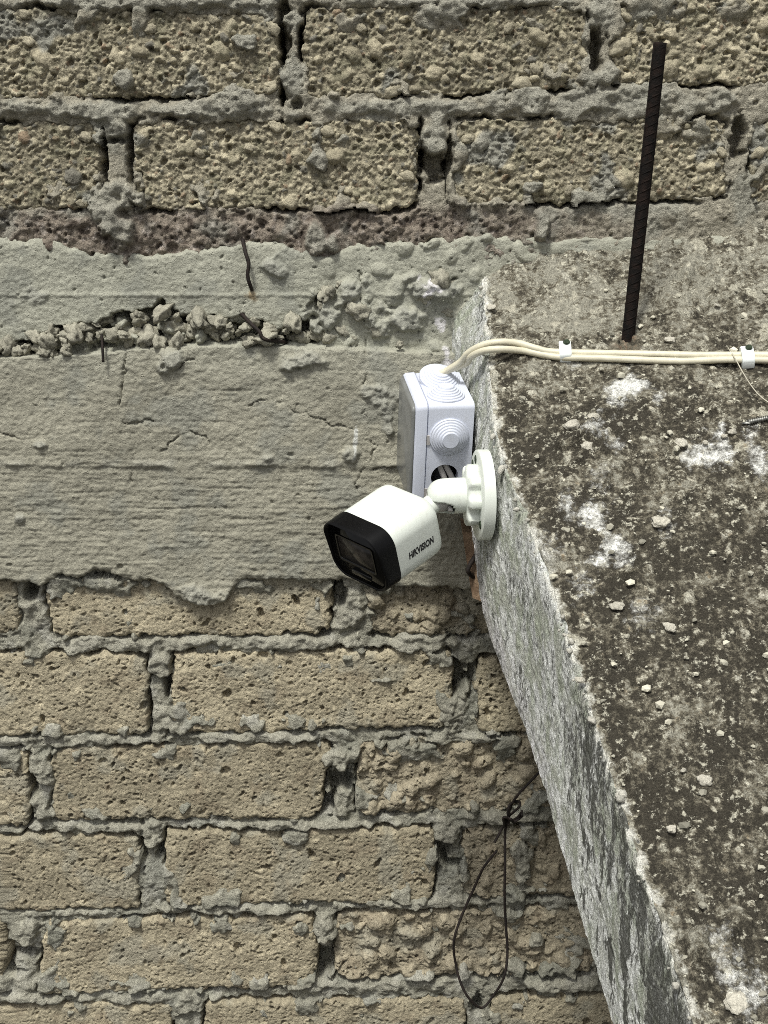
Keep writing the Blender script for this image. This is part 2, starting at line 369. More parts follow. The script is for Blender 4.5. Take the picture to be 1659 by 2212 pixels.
XF0, XF1 = wx(-25, 1106), wx(1690, 0)          # the part of the wall the picture shows
ZT, ZB = wz(800, -30), wz(800, 2245)
FINE, COARSE = 0.00105, 0.007
def build_block(b, parent):
    xs = axis(b.lo[0], b.hi[0], XF0, XF1, FINE, COARSE); zs = axis(b.lo[1], b.hi[1], ZB, ZT, FINE, COARSE)
    X, Z = np.meshgrid(xs, zs, indexing='ij'); d = b.sdf(X, Z)
    big = fbm(X, Z, 0.07, b.seed+80, 3)
    if b.style == 'pebbly':
        h, pid, isbig = pebbly(X, Z, b.seed)
        base = C_(0.400, 0.360, 0.262)*b.tint
        col = np.repeat(base[None], X.size, 0).reshape(*X.shape, 3)
        col = col*(0.72+0.66*pid[..., None])
        col = mixc(col, C_(0.43, 0.385, 0.28), np.clip(isbig, 0, 1)*(pid > 0.45)*0.8)
        col = mixc(col, C_(0.17, 0.165, 0.145), 0.75*(pid > 0.02)*(pid < 0.09))
        col = mixc(col, C_(0.27, 0.17, 0.11), 0.5*(pid > 0.09)*(pid < 0.13))
        col = mixc(col, C_(0.20, 0.195, 0.13), 0.4*sstep(0.15, 0.6, fbm(X, Z, 0.02, b.seed+81, 4)))
        col = mixc(col, C_(0.27, 0.27, 0.24), 0.8*sstep(0.45, 0.65, big))
    else:
        h, gid, patch = porous(X, Z, b.seed, 0.55 if b.style == 'porous' else 0.95)
        base = (C_(0.470, 0.415, 0.298) if b.style == 'porous' else C_(0.42, 0.37, 0.272))*b.tint
        col = np.repeat(base[None], X.size, 0).reshape(*X.shape, 3)
        col = col*(0.86+0.28*gid[..., None])*(1+0.14*big[..., None])
        col = mixc(col, C_(0.25, 0.20, 0.14), 0.4*sstep(0.2, 0.7, fbm(X, Z, 0.03, b.seed+81, 4)))
        col = mixc(col, C_(0.34, 0.325, 0.262), 0.6*sstep(0.25, 0.6, fbm(X, Z, 0.05, b.seed+82, 4)))
        if b.style == 'lumpy':
            l, lid = domes(X+0.003*gn(X*90, Z*90, b.seed), Z, 0.019, b.seed+90, 0.004, 0.011, 0.75)
            h = h*1.2+l*0.85-0.005
    h = h+edge_profile(d)+b.out
    return field('block', xs, zs, h, d > -0.0018, col, parent, M_PEB if b.style == 'pebbly' else M_POR)

def rectq(x0, y0, x1, y1): return [(x0, y0), (x1, y0), (x1, y1), (x0, y1)]
U = [  # upper wall: pebbly blocks (picture corners TL TR BR BL)
    [(-30, 16), (598, 24), (603, 206), (-30, 214)], [(655, 14), (1262, 16), (1278, 192), (657, 212)], [(1302, -8), (1930, -8), (1930, 184), (1332, 182)],
    [(-400, 264), (216, 266), (217, 452), (-400, 455)], [(287, 262), (901, 262), (903, 452), (284, 454)],
    [(985, 258), (1572, 254), (1576, 430), (968, 444)], [(1618, 262), (2230, 258), (2230, 440), (1626, 436)],
    rectq(-690, 16, -90, 214), rectq(-380, -232, 240, -30), rectq(300, -232, 915, -30), rectq(975, -232, 1590, -30), rectq(1650, -232, 2260, -30)]
L = [
    ([(-560, 1256), (38, 1254), (42, 1368), (-560, 1372)], 'porous'), ([(94, 1248), (716, 1244), (716, 1372), (112, 1380)], 'porous'),
    ([(792, 1262), (1400, 1250), (1400, 1368), (800, 1376)], 'lumpy'), ([(1460, 1250), (2060, 1250), (2060, 1370), (1460, 1370)], 'lumpy'),
    ([(-290, 1414), (316, 1412), (320, 1588), (-290, 1592)], 'porous'), ([(372, 1412), (978, 1404), (976, 1570), (366, 1588)], 'porous'),
    ([(1030, 1424), (1620, 1424), (1620, 1580), (1030, 1586)], 'porous'), ([(1675, 1424), (2260, 1424), (2260, 1580), (1675, 1580)], 'porous'),
    ([(-550, 1622), (56, 1622), (60, 1786), (-550, 1790)], 'porous'), ([(112, 1618), (716, 1606), (692, 1768), (110, 1776)], 'porous'),
    ([(774, 1604), (1380, 1590), (1380, 1752), (768, 1764)], 'lumpy'), ([(1440, 1590), (2040, 1590), (2040, 1752), (1440, 1752)], 'porous'),
    ([(-310, 1810), (305, 1806), (301, 1966), (-310, 1978)], 'porous'), ([(358, 1800), (946, 1790), (934, 1948), (352, 1958)], 'porous'),
    ([(1003, 1792), (1600, 1780), (1600, 1936), (998, 1944)], 'lumpy'), ([(1655, 1780), (2240, 1780), (2240, 1936), (1655, 1936)], 'porous'),
    ([(-580, 1988), (16, 1986), (18, 2146), (-580, 2150)], 'porous'), ([(92, 1990), (682, 1982), (680, 2132), (84, 2150)], 'porous'),
    ([(724, 1976), (1292, 1966), (1282, 2108), (722, 2118)], 'lumpy'), ([(1345, 1970), (1940, 1970), (1940, 2110), (1345, 2110)], 'porous'),
    ([(-250, 2178), (368, 2170), (370, 2325), (-250, 2330)], 'porous'), ([(440, 2166), (1006, 2158), (1004, 2312), (440, 2322)], 'porous'),
    ([(1062, 2156), (1650, 2150), (1650, 2300), (1062, 2308)], 'porous'),
    (rectq(-560, 2365, 40, 2520), 'porous'), (rectq(100, 2360, 700, 2515), 'porous'), (rectq(755, 2352, 1340, 2505), 'porous'),
    (rectq(-880, 1412, -345, 1590), 'porous'), (rectq(-900, 1808, -365, 1972), 'porous'), (rectq(-860, 2176, -305, 2330), 'porous')]
UB = [Block(q, 'pebbly', 100+37*i, tint=0.86+0.26*random.random()) for i, q in enumerate(U)]
LB = [Block(q, s, 1100+41*i, tint=0.87+0.24*random.random()) for i, (q, s) in enumerate(L)]

def scoria(X, Z):
    zb = wz(800, 452)
    return sstep(zb+0.012, zb-0.012, Z+0.006*fbm(X, Z, 0.03, 5, 3))*sstep(0.30, 0.05, X)     # rough brown mortar under the last course
ZLOW = wz(800, 2525); GROUND = ZLOW-0.012-6*0.092
for r_ in range(6):
    for k_ in range(5):
        x0_ = -0.78+0.305*k_+0.15*(r_ % 2); z1_ = ZLOW-0.012-r_*0.092
        LB.append(Block([(x0_, z1_), (x0_+0.28, z1_), (x0_+0.28, z1_-0.078), (x0_, z1_-0.078)], 'porous', 3001+31*(r_*5+k_), tint=0.87+0.24*random.random(), world=True))
# mortar: recessed sheet behind and between the blocks; bulges where it was pressed out, open gaps along some block ends
def build_mortar(blocks, px0, px1, py0, py1, base, recess, seed, parent, blobs, holes, colf):
    xs = axis(wx(px0, 1106), wx(px1, 1106), XF0, XF1, 0.0014, 0.007)
    zs = axis(GROUND if seed == 601 else wz(800, py1), wz(800, py0), ZB, ZT, 0.0014, 0.007)
    X, Z = np.meshgrid(xs, zs, indexing='ij')
    D = np.full_like(X, -0.03)
    for b in blocks:
        i0, i1 = np.searchsorted(xs, [b.lo[0]-0.03, b.hi[0]+0.03]); j0, j1 = np.searchsorted(zs, [b.lo[1]-0.03, b.hi[1]+0.03])
        if i1 > i0 and j1 > j0:
            s = (slice(i0, i1), slice(j0, j1)); D[s] = np.maximum(D[s], b.sdf(X[s], Z[s]))
    h, gid = mortar_h(X, Z, seed)
    h = h+recess
    if seed == 501:
        low = scoria(X, Z); q1, _ = domes(X, Z, 0.0085, 521, 0.0012, 0.0044, 0.7); q2, _ = domes(X, Z, 0.0068, 524, 0.0008, 0.0026, 0.65); q3, _ = domes(X, Z, 0.021, 527, 0.002, 0.006, 0.5)
        h = h+low*(0.7*q1-2.3*q2-0.9*q3+0.003*fbm(X, Z, 0.02, 530, 4, 0.6)-0.001)
    gap = sstep(-0.0046, -0.0008, D)*sstep(*((0.10, 0.48) if seed == 501 else (-0.25, 0.15)), fbm(X, Z, 0.05, seed+60, 3))
    h = h-0.019*gap
    h = np.where(D > 0.001, h-0.022*sstep(0.001, 0.006, D), h)
    for (cx, cy, rx, ry, dep) in holes:
        c = at_y(cx, cy); e = np.hypot((X-c[0])/(rx/2200.), (Z-c[2])/(ry/2200.))+0.5*fbm(X, Z, 0.012, seed+66, 3)
        h = h-dep*sstep(1.15, 0.55, e)
    over = np.zeros_like(X)
    for (cx, cy, rx, ry, top) in blobs:
        c = at_y(cx, cy); e = np.hypot((X-c[0])/(rx/2200.), (Z-c[2])/(ry/2200.))+0.55*fbm(X, Z, 0.022, seed+67, 4)
        k = sstep(1.05, 0.45, e)
        lump = top+0.8*mortar_h(X, Z, seed+5)[0] if False else top+0.004*fbm(X, Z, 0.018, seed+69, 4)+0.0010*fbm(X, Z, 0.005, seed+70, 3)-1.6*domes(X, Z, 0.011, seed+72, 0.0006, 0.0022, 0.5)[0]
        h = np.where(k > 0, np.maximum(h, h*(1-k)+lump*k), h); over = np.maximum(over, k)
    # thin smears of mortar left on the faces of the blocks near the joints
    sm = sstep(0.22, 0.5, fbm(X, Z, 0.045, seed+75, 4))*sstep(0.038, 0.002, D)*(D > -0.001)
    h = np.where(sm > 0.05, np.maximum(h, -0.009+0.013*sm+0.002*fbm(X, Z, 0.012, seed+76, 3)), h)
    col = colf(X, Z, gid, over)
    return field('mortar', xs, zs, h, (D < 0.012) | (over > 0.02) | (sm > 0.02), col, parent, M_MOR)

upper = empty('block_wall', (0, 0, wz(800, 450)), 'rough olive grey wall of pebbly blocks above the concrete band', 'wall')
lower = empty('block_wall', (0, 0, wz(800, 2212)), 'tan porous block wall below the concrete band, with grey mortar joints', 'wall')
upper['kind'] = 'thing'; lower['kind'] = 'thing'
for b in UB: build_block(b, upper)
for b in LB: build_block(b, lower)

def col_upper(X, Z, gid, over):
    base = C_(0.435, 0.405, 0.325)
    c = np.repeat(base[None], X.size, 0).reshape(*X.shape, 3)*(0.8+0.4*gid[..., None])
    low = scoria(X, Z)
    c = mixc(c, C_(0.27, 0.225, 0.185), 0.85*low)
    c = mixc(c, C_(0.10, 0.078, 0.064), low*0.8*sstep(0.0, 0.5, fbm(X, Z, 0.012, 9, 5, 0.65)))
    c = mixc(c, C_(0.44, 0.39, 0.345), low*0.75*sstep(0.30, 0.6, fbm(X, Z, 0.007, 10, 3)))
    c = mixc(c, C_(0.32, 0.325, 0.285), 0.5*sstep(0.1, 0.6, fbm(X, Z, 0.05, 8, 4)))
    return mixc(c, C_(0.37, 0.36, 0.305), 0.8*over)
def col_lower(X, Z, gid, over):
    base = C_(0.395, 0.382, 0.312)
    c = np.repeat(base[None], X.size, 0).reshape(*X.shape, 3)*(0.8+0.4*gid[..., None])
    c = mixc(c, C_(0.45, 0.44, 0.385), 0.7*sstep(0.0, 0.55, fbm(X, Z, 0.03, 18, 5)))
    c = mixc(c, C_(0.24, 0.245, 0.205), 0.5*sstep(0.1, 0.6, fbm(X, Z, 0.04, 19, 5)))
    return mixc(c, C_(0.38, 0.365, 0.30), 0.7*over)
UH = [(612, 90, 16, 110, .03), (607, 150, 7, 90, .03), (651, 95, 7, 50, .03), (250, 300, 20, 12, .02), (222, 350, 9, 70, .03), (281, 345, 8, 70, .03),
      (934, 345, 28, 50, .03), (908, 330, 8, 70, .03), (970, 350, 8, 60, .03), (1288, 110, 14, 45, .03), (1595, 300, 16, 50, .025), (640, 230, 12, 14, .02)]
UBL = [(632, 40, 30, 30, .000), (630, 175, 28, 70, -.002), (250, 440, 55, 50, .009), (262, 500, 38, 45, .010), (245, 475, 28, 40, .014), (250, 280, 30, 26, .002), (720, 520, 12, 30, .009),
       (940, 300, 36, 50, .003), (1290, 30, 45, 40, .004), (1170, 478, 16, 30, .010), (1290, 165, 60, 26, .004), (685, 515, 20, 36, .008), (960, 25, 55, 30, .007), (530, 90, 30, 22, .006),
       (270, 165, 45, 42, .006), (150, 238, 220, 20, .004), (460, 238, 170, 20, .004), (900, 232, 260, 20, .001), (1300, 222, 330, 32, .002), (690, 330, 26, 60, .006),
       (300, 5, 320, 16, .004), (1000, 2, 300, 12, .003), (510, 215, 60, 30, .007), (1150, 405, 30, 16, .004)]
build_mortar(UB, -760, 2320, -260, 575, None, -0.0022, 501, upper, UBL, UH, col_upper)
LH = [(66, 1275, 16, 26, .03), (733, 1275, 18, 50, .03), (362, 1480, 9, 35, .03), (322, 1530, 7, 70, .02), (990, 1475, 26, 45, .03), (1018, 1470, 10, 40, .02),
      (70, 1700, 9, 90, .02), (735, 1690, 32, 42, .03), (710, 1740, 22, 30, .03), (343, 1832, 12, 30, .02), (308, 1830, 8, 70, .02), (960, 1835, 22, 40, .025), (980, 1870, 24, 12, .02),
      (50, 2065, 44, 14, .03), (24, 2070, 8, 60, .025), (700, 2090, 24, 60, .035), (1310, 2090, 22, 40, .03), (1030, 2180, 16, 30, .03)]
LBL = [(70, 1320, 32, 50, -.002), (760, 1300, 36, 60, .000), (735, 1345, 30, 40, -.003), (342, 1445, 32, 44, .003), (352, 1550, 36, 40, -.002), (985, 1540, 36, 60, .001),
       (85, 1650, 40, 60, .002), (735, 1640, 48, 40, .005), (90, 1760, 36, 50, .001), (740, 1730, 26, 36, .000), (330, 1800, 36, 40, .003), (960, 1800, 40, 40, .004), (50, 2020, 46, 36, .003), (50, 2130, 40, 30, .000),
       (700, 2010, 36, 50, .004), (60, 2160, 100, 18, .002), (400, 2165, 46, 40, .001), (250, 1395, 260, 26, .000), (620, 1392, 200, 22, .002), (900, 1390, 120, 26, .003), (160, 1600, 180, 16, .000), (560, 1595, 220, 16, .002),
       (250, 1790, 160, 14, .001), (650, 1785, 260, 14, .002), (1100, 1770, 120, 18, .001), (150, 1975, 120, 12, .000), (520, 1968, 200, 14, .001), (900, 1955, 200, 16, .001), (300, 2160, 240, 14, .000), (800, 2135, 260, 18, .000),
       (1200, 2130, 120, 20, .002), (1010, 1600, 120, 12, .000), (1130, 1850, 34, 70, .006), (820, 1470, 30, 20, .003), (1160, 2030, 30, 30, .006)]
build_mortar(LB, -920, 2320, 1225, 2540, None, -0.0048, 601, lower, LBL, LH, col_lower)

bm = bmesh.new(); bmesh.ops.create_grid(bm, x_segments=1, y_segments=1, size=30.0, matrix=Matrix.Translation((0, -29.5, GROUND)))
gme = bm_mesh('ground', bm, False); ga = gme.color_attributes.new('Col', 'FLOAT_COLOR', 'POINT')
for dct in ga.data: dct.color = (0.055, 0.052, 0.042, 1)
tag(link('ground', gme, M_CON), None, None, None, 'structure')
# ------------------------------------------------------------------ the concrete band
beam = empty('concrete_beam', (0, 0, wz(800, 1250)), 'smooth grey concrete band between the two block walls, with a crumbly seam', 'concrete beam')
beam['kind'] = 'thing'
def poly_x(X, pts):
    p = [at_y(*q) for q in pts]; return np.interp(X, [q[0] for q in p], [q[2] for q in p])
TOP = [(-900, 530), (0, 520), (120, 528), (250, 548), (330, 552), (470, 528), (540, 522), (620, 535), (700, 558), (760, 530), (860, 520), (1000, 512), (1200, 518), (1660, 508), (2400, 508)]
SEAM_T = [(-900, 735), (0, 738), (120, 712), (200, 690), (290, 668), (350, 645), (400, 672), (480, 678), (560, 690), (610, 712), (660, 660), (720, 600), (780, 575), (860, 580), (1000, 600), (1660, 600), (2400, 600)]
SEAM_B = [(-900, 770), (0, 768), (100, 768), (200, 762), (330, 748), (420, 744), (560, 746), (700, 748), (860, 756), (1000, 762), (2400, 762)]
BOT = [(-900, 1258), (0, 1246), (50, 1250), (95, 1262), (135, 1232), (170, 1252), (215, 1228), (270, 1240), (330, 1256), (368, 1264), (380, 1284), (402, 1301), (432, 1310), (465, 1307), (490, 1292), (508, 1262), (525, 1250), (600, 1246), (700, 1256), (760, 1250), (850, 1262), (1000, 1268), (2400, 1260)]
CRACKS = [[(272, 765), (271, 830), (262, 868), (266, 905)], [(340, 985), (372, 950), (410, 932), (440, 936), (468, 965), (490, 982)], [(320, 948), (295, 968), (282, 995), (286, 1040), (320, 1060), (340, 1075)],
          [(470, 900), (535, 874), (565, 860), (605, 862), (628, 880), (668, 896), (705, 902)], [(777, 588), (788, 700), (794, 790), (784, 845), (782, 890)], [(812, 965), (776, 1020), (770, 1075), (760, 1130)],
          [(262, 905), (280, 915), (330, 905)], [(700, 905), (760, 925), (815, 960)], [(0, 930), (50, 945), (110, 952)], [(340, 775), (365, 800), (420, 770)], [(810, 1010), (870, 1005)]]
xs = axis(wx(-880, 1106), wx(2300, 1106), XF0, wx(1120, 1106), 0.0012, 0.007); zs = axis(wz(800, 1300), wz(800, 500), ZB, ZT, 0.0012, 0.007)
X, Z = np.meshgrid(xs, zs, indexing='ij')
zt, zb_, zst, zsb = (poly_x(X, p) for p in (TOP, BOT, SEAM_T, SEAM_B))
wob = 0.005*fbm(X, Z, 0.03, 301, 4)+0.0022*fbm(X, Z, 0.008, 302, 3)
d = np.minimum(zt-Z, Z-zb_)+wob*0.9
wobs = 0.0045*fbm(X, Z, 0.02, 303, 3)+0.002*fbm(X, Z, 0.007, 304, 2)
inseam = np.minimum(zst-Z, Z-zsb-0.0)+wobs*np.where(Z-zsb < zst-Z, 0.35, 1.3)
upper_part = sstep(-0.002, 0.002, Z-zsb)
p1, _ = domes(X, Z, 0.010, 311, 0.0005, 0.0017, 0.5, 0.5); p2, _ = domes(X, Z, 0.034, 312, 0.001, 0.003, 0.35, 0.4)
mid = wz(800, 1005)
rough_r = sstep(wx(660, 650), wx(760, 650), X)*sstep(mid, wz(800, 760), Z)
lump, _ = domes(X+0.004*gn(X*60, Z*60, 5), Z+0.004*gn(X*60, Z*60, 6), 0.022, 313, 0.004, 0.012, 0.6)
h = 0.0018*fbm(X, Z, 0.08, 305, 3)+0.0008*fbm(X, Z, 0.016, 306, 4, 0.5)+0.0005*fbm(X, Z, 0.004, 307, 3)
h += 0.0005*fbm(X*0.55, Z, 0.0045, 308, 4, 0.65)*(1-0.4*upper_part)+0.0006*fbm(X*0.08, Z, 0.0036, 318, 2)*sstep(mid+0.02, mid-0.02, Z)                # board grain printed in the concrete
h += -1.9*p1*(0.25+0.75*upper_part)-1.2*p2
h += np.where(upper_part > 0.5, 0.001, 0.0095)+upper_part*rough_r*(0.5*lump-0.002)
h += 0.0022*sstep(mid+0.003, mid-0.003, Z+0.003*fbm(X, Z, 0.03, 309, 3))*-0.7+0.0026*np.exp(-((Z-mid-0.003)/0.003)**2)*sstep(-.2, .5, fbm(X, Z, 0.05, 310, 3))
h += 0.0012*np.exp(-((Z-wz(800, 637))/0.0018)**2)
for k_ in range(26):                                                     # fine lines left by the boards
    zl = wz(800, 770)+(wz(800, 1235)-wz(800, 770))*random.random(); xl = wx(random.uniform(-100, 1000), 1000); hl = random.uniform(0.03, 0.16)
    h += random.choice((-0.0005, 0.0004, -0.0007))*np.exp(-((Z-zl-0.0015*fbm(X, Z, 0.09, 360+k_, 2))/0.0011)**2)*sstep(hl, hl*0.6, np.abs(X-xl))
for pts in CRACKS:
    pw = [at_y(*p)[[0, 2]] for p in pts]; pw = [p[:2] for p in pw]
    dd = seg_dist(X+0.003*fbm(X, Z, 0.012, 320, 3), Z+0.003*fbm(X, Z, 0.012, 321, 3), pw)
    h -= 0.0036*sstep(0.0010, 0.0003, dd)*sstep(-0.25, 0.25, fbm(X, Z, 0.03, 322, 2))
seam_fill = sstep(-0.35, 0.40, fbm(X, Z, 0.022, 324, 3)); sl_, _ = domes(X+0.003*gn(X*110, Z*110, 15), Z+0.003*gn(X*110, Z*110, 16), 0.014, 325, 0.003, 0.009, 0.8)
h -= (0.032-0.026*seam_fill-1.6*sl_*seam_fill)*sstep(0.0005, 0.0045, inseam)*sstep(wx(1030, 700), wx(960, 700), X)*sstep(0.30, 0.02, rough_r*(0.75+0.6*fbm(X, Z, 0.03, 323, 3)))
patch = np.zeros_like(X)
for cx, cy, rx, ry, top in [(588, 576, 30, 24, .006), (436, 1284, 70, 26, .004), (650, 775, 60, 22, .006), (375, 772, 45, 28, .006), (60, 640, 40, 20, .002), (580, 985, 16, 16, .005), (95, 955, 22, 9, .003), (760, 985, 26, 24, .004),
                            (820, 850, 50, 26, .003), (840, 900, 20, 50, .003), (45, 1115, 14, 12, .003), (930, 625, 60, 30, .012), (860, 690, 70, 36, .009), (700, 690, 40, 50, .007), (760, 640, 40, 40, .008)]:
    c = at_y(cx, cy); e = np.hypot((X-c[0])/(rx/2200.), (Z-c[2])/(ry/2200.))+0.6*fbm(X, Z, 0.02, 330, 4)
    k = sstep(1.05, 0.35, e); h += k*(top+0.002*fbm(X, Z, 0.009, 331, 3)); patch = np.maximum(patch, k)
h += edge_profile(d, 0.006, 0.03)
base = C_(0.33, 0.316, 0.254); c = np.repeat(base[None], X.size, 0).reshape(*X.shape, 3)*(1+0.13*fbm(X, Z, 0.11, 340, 4)[..., None])
c = mixc(c, C_(0.385, 0.376, 0.308), 0.8*sstep(mid+0.05, zsb.max(), Z+0.03*fbm(X, Z, 0.1, 341, 3)))
c = mixc(c, C_(0.385, 0.387, 0.322), 0.7*upper_part)
c = mixc(c, C_(0.25, 0.255, 0.225), 0.5*sstep(0.1, 0.6, fbm(X, Z, 0.05, 342, 5)))
c = mixc(c, C_(0.40, 0.39, 0.33), 0.6*np.exp(-((Z-mid-0.004)/0.004)**2)*sstep(-0.2, 0.4, fbm(X, Z, 0.02, 343, 4)))
c = mixc(c, C_(0.34, 0.34, 0.30), 0.6*patch)
rs = at_y(545, 640); c = mixc(c, C_(0.32, 0.20, 0.07), 0.55*sstep(1.0, 0.2, np.hypot((X-rs[0])/0.007, (Z-rs[2])/0.008)+0.5*fbm(X, Z, 0.008, 344, 3)))
for cx, cy, rx, ry in [(935, 608, 26, 18), (925, 640, 16, 14), (950, 700, 12, 20), (965, 775, 10, 24)]:
    q = at_y(cx, cy); c = mixc(c, C_(0.72, 0.70, 0.72), 0.85*sstep(1.0, 0.4, np.hypot((X-q[0])/(rx/2200.), (Z-q[2])/(ry/2200.))+0.8*fbm(X, Z, 0.008, 345, 4)))
sd_ = seg_dist(X, Z, [at_y(770, 918)[[0, 2]], at_y(767, 985)[[0, 2]]])
c = mixc(c, C_(0.66, 0.67, 0.64), 0.8*sstep(0.0022, 0.0010, sd_+0.0012*fbm(X, Z, 0.006, 346, 3)))
field('cast_face', xs, zs, h, d > -0.0018, c, beam, M_CON)

# lumps: a few noise-worn stones whose meshes are shared
def stone_mesh(name, seed, mat, sub=3, rough=0.32, flat=(1, 1, 1), col=(0.33, 0.32, 0.27)):
    bm = bmesh.new(); bmesh.ops.create_icosphere(bm, subdivisions=sub, radius=1.0)
    off = Vector((seed*3.1, seed*1.7, -seed*2.3))
    for v in bm.verts:
        p = v.co.normalized()
        r = 1+rough*mnoise.noise(p*1.3+off)+rough*0.55*mnoise.noise(p*2.9+off*2)+rough*0.34*mnoise.noise(p*5.5+off*3)+rough*0.2*mnoise.noise(p*11+off*4)
        v.co = Vector((p.x*r*flat[0], p.y*r*flat[1], p.z*r*flat[2]))
    me = bm_mesh(name, bm)
    a = me.color_attributes.new('Col', 'FLOAT_COLOR', 'POINT')
    n = len(me.vertices); cc = np.ones((n, 4), np.float32); cc[:, :3] = col
    a.data.foreach_set('color', cc.ravel()); me.materials.append(mat); return me
LUMPS = [stone_mesh('aggregate_lump', s, M_LOOSE, 3, 0.62, col=tuple(np.array((0.34, 0.325, 0.262))*random.uniform(0.85, 1.15))) for s in range(10)]
ES = [stone_mesh('embedded_stone', 90+s_, M_LOOSE, 3, 0.45, (1, 0.6, 0.8), tuple(np.array((0.43, 0.39, 0.29))*random.uniform(0.85, 1.15))) for s_ in range(5)]
for i, (px, py, r) in enumerate([(1336, 102, 25), (1354, 32, 17), (1129, 181, 19), (1157, 150, 13), (849, 196, 17), (592, 142, 11), (585, 190, 15), (590, 62, 15), (325, 62, 13), (460, 42, 13), (542, 320, 14), (595, 275, 15), (706, 284, 15), (185, 296, 14), (177, 440, 11),
                                 (1010, 300, 13), (1560, 330, 12), (1640, 330, 14), (1100, 60, 12), (780, 60, 13), (430, 330, 12), (60, 90, 13), (880, 380, 15), (1230, 410, 12), (50, 30, 14)]):
    p = at_y(px, py); rr = r/2200.; o = link('embedded_stone', ES[i % 5], None, upper); o.location = (p[0], 0.0015+0.1*rr, p[2]); o.scale = (rr, rr*0.8, rr*0.9); o.rotation_euler = (0, random.uniform(-1, 1), random.uniform(-0.4, 0.4))
zs_t = lambda px: np.interp(px, [p[0] for p in SEAM_T], [p[1] for p in SEAM_T])
zs_b = lambda px: np.interp(px, [p[0] for p in SEAM_B], [p[1] for p in SEAM_B])
for i in range(150):
    px = random.uniform(-60, 985); t0, t1 = zs_t(px), zs_b(px)
    py = random.uniform(t0+2, t1-8); r = random.choice((0.003, 0.0038, 0.0045, 0.005, 0.006, 0.0075, 0.0085))
    if px > 640 and random.random() < 0.35: continue
    depth = random.uniform(-0.006, 0.012) if i % 3 else random.uniform(0.006, 0.020)
    o = link('aggregate_lump', random.choice(LUMPS), None, beam)
    p = at_y(px, py); o.location = (p[0], depth-0.003, p[2])
    o.scale = (r*random.uniform(0.9, 1.6), r*random.uniform(0.8, 1.2), r*random.uniform(0.7, 1.15))
    o.rotation_euler = (random.uniform(-0.6, 0.6), random.uniform(-0.9, 0.9), random.uniform(0, 6.28))

# ------------------------------------------------------------------ the slab: its top slopes down towards the viewer
SL = math.tan(math.radians(33))
pA, pB = at_y(1040, 588), at_y(1659, 505)
SA = (pB[2]-pA[2])/(pB[0]-pA[0]); SZ = pA[2]-SA*pA[0]
def slab_z(x, y): return SZ+SA*x+SL*y
def on_slab(px, py, up=0.0):
    r = ray(px, py); n = np.array([-SA, -SL, 1.0]); n0 = n/np.linalg.norm(n)
    o = np.array([0, 0, SZ])+n0*up
    return CAM+r*(np.dot(o-CAM, n)/np.dot(r, n))
SN = np.array([-SA, -SL, 1.0]); SN = SN/np.linalg.norm(SN)
EDGE = [(1040, 588), (1045, 680), (1049, 760), (1060, 900), (1084, 1000), (1112, 1062), (1150, 1160), (1185, 1260), (1229, 1400), (1262, 1500), (1330, 1720), (1374, 1850), (1420, 1990), (1462, 2120), (1492, 2212), (1530, 2330), (1590, 2520)]
ep = [on_slab(*p) for p in EDGE]
EY = np.array([p[1] for p in ep]); EX = np.array([p[0] for p in ep])
def edge_x(y): return np.interp(-y, -EY, EX)
ys = axis(0.0, -EY[-1], -1, 9, 0.0014, 0.0014); ys = -np.concatenate([[-0.02], ys])     # from inside the wall towards the viewer
sm_x = np.convolve(np.pad(edge_x(ys), 15, 'edge'), np.ones(31)/31, 'valid')
TH = 0.158
side = -axis(0, TH, -1, 9, 0.0014, 0.0014)[::-1]          # below the crest
topx = axis(0.0014, 0.72, -1, 0.30, 0.0014, 0.007)
NS, NTp = len(side), len(topx)
T = np.concatenate([side, topx]); Y, S = np.meshgrid(ys, T, indexing='ij')
isside = S <= 0
x0 = sm_x[:, None]+np.zeros_like(S)
near = np.exp(-np.abs(Y)/0.095)
flare = 0.027*near*sstep(0, 0.06, -S)
mount = (float(np.interp(0.190, -ys, sm_x))-at_y(1046, 1069, -0.190)[0]-0.0035-0.027*math.exp(-2))*np.exp(-((Y+0.19)/0.055)**2)*sstep(0.015, 0.05, -S)
Px = x0+np.where(isside, -flare-np.maximum(mount, 0), S); Pz = slab_z(Px*0+np.where(isside, x0, Px), Y)+np.where(isside, S, 0)
Pz = Pz+0.003*np.exp(-np.abs(Y)/0.018)*(~isside)+0.004*np.exp(-np.abs(Y)/0.05)*fbm(Px, Y, 0.04, 420, 3)
u = np.where(isside, -S, 0)                                        # coordinates for the relief
hs_ = 0.0014*fbm(Y, S, 0.07, 401, 3)+0.0006*fbm(Y, S, 0.010, 402, 3)+0.0005*fbm(Y, S, 0.0035, 409, 2)
g1, gi1 = domes(Px, Y, 0.0055, 411, 0.0008, 0.0026, 0.5); g2, gi2 = domes(Px+0.003*gn(Px*90, Y*90, 3), Y, 0.016, 414, 0.001, 0.0062, 0.28)
ht = 0.0036*fbm(Px, Y, 0.07, 403, 4)+0.0014*fbm(Px, Y, 0.012, 404, 4, 0.6)+0.55*g1+0.6*g2
lumpz = np.zeros_like(Px)
for cx, cy, rr, hh in [(1250, 940, 0.03, .006), (1285, 985, 0.022, .007), (1215, 1010, 0.02, .005), (1320, 1020, 0.02, .004), (1160, 1220, 0.03, .004), (1440, 2040, 0.03, .005), (1500, 600, .05, .006), (1200, 560, .04, .006), (1560, 2050, .03, .005)]:
    q = on_slab(cx, cy); e = np.hypot(Px-q[0], Y-q[1])/rr+0.4*fbm(Px, Y, 0.02, 405, 3)
    l2, _ = domes(Px, Y, 0.014, 406, 0.003, 0.0085, 0.8)
    ht += sstep(1, 0.2, e)*(hh*0.4+l2*0.8); lumpz = np.maximum(lumpz, sstep(1, 0.3, e))
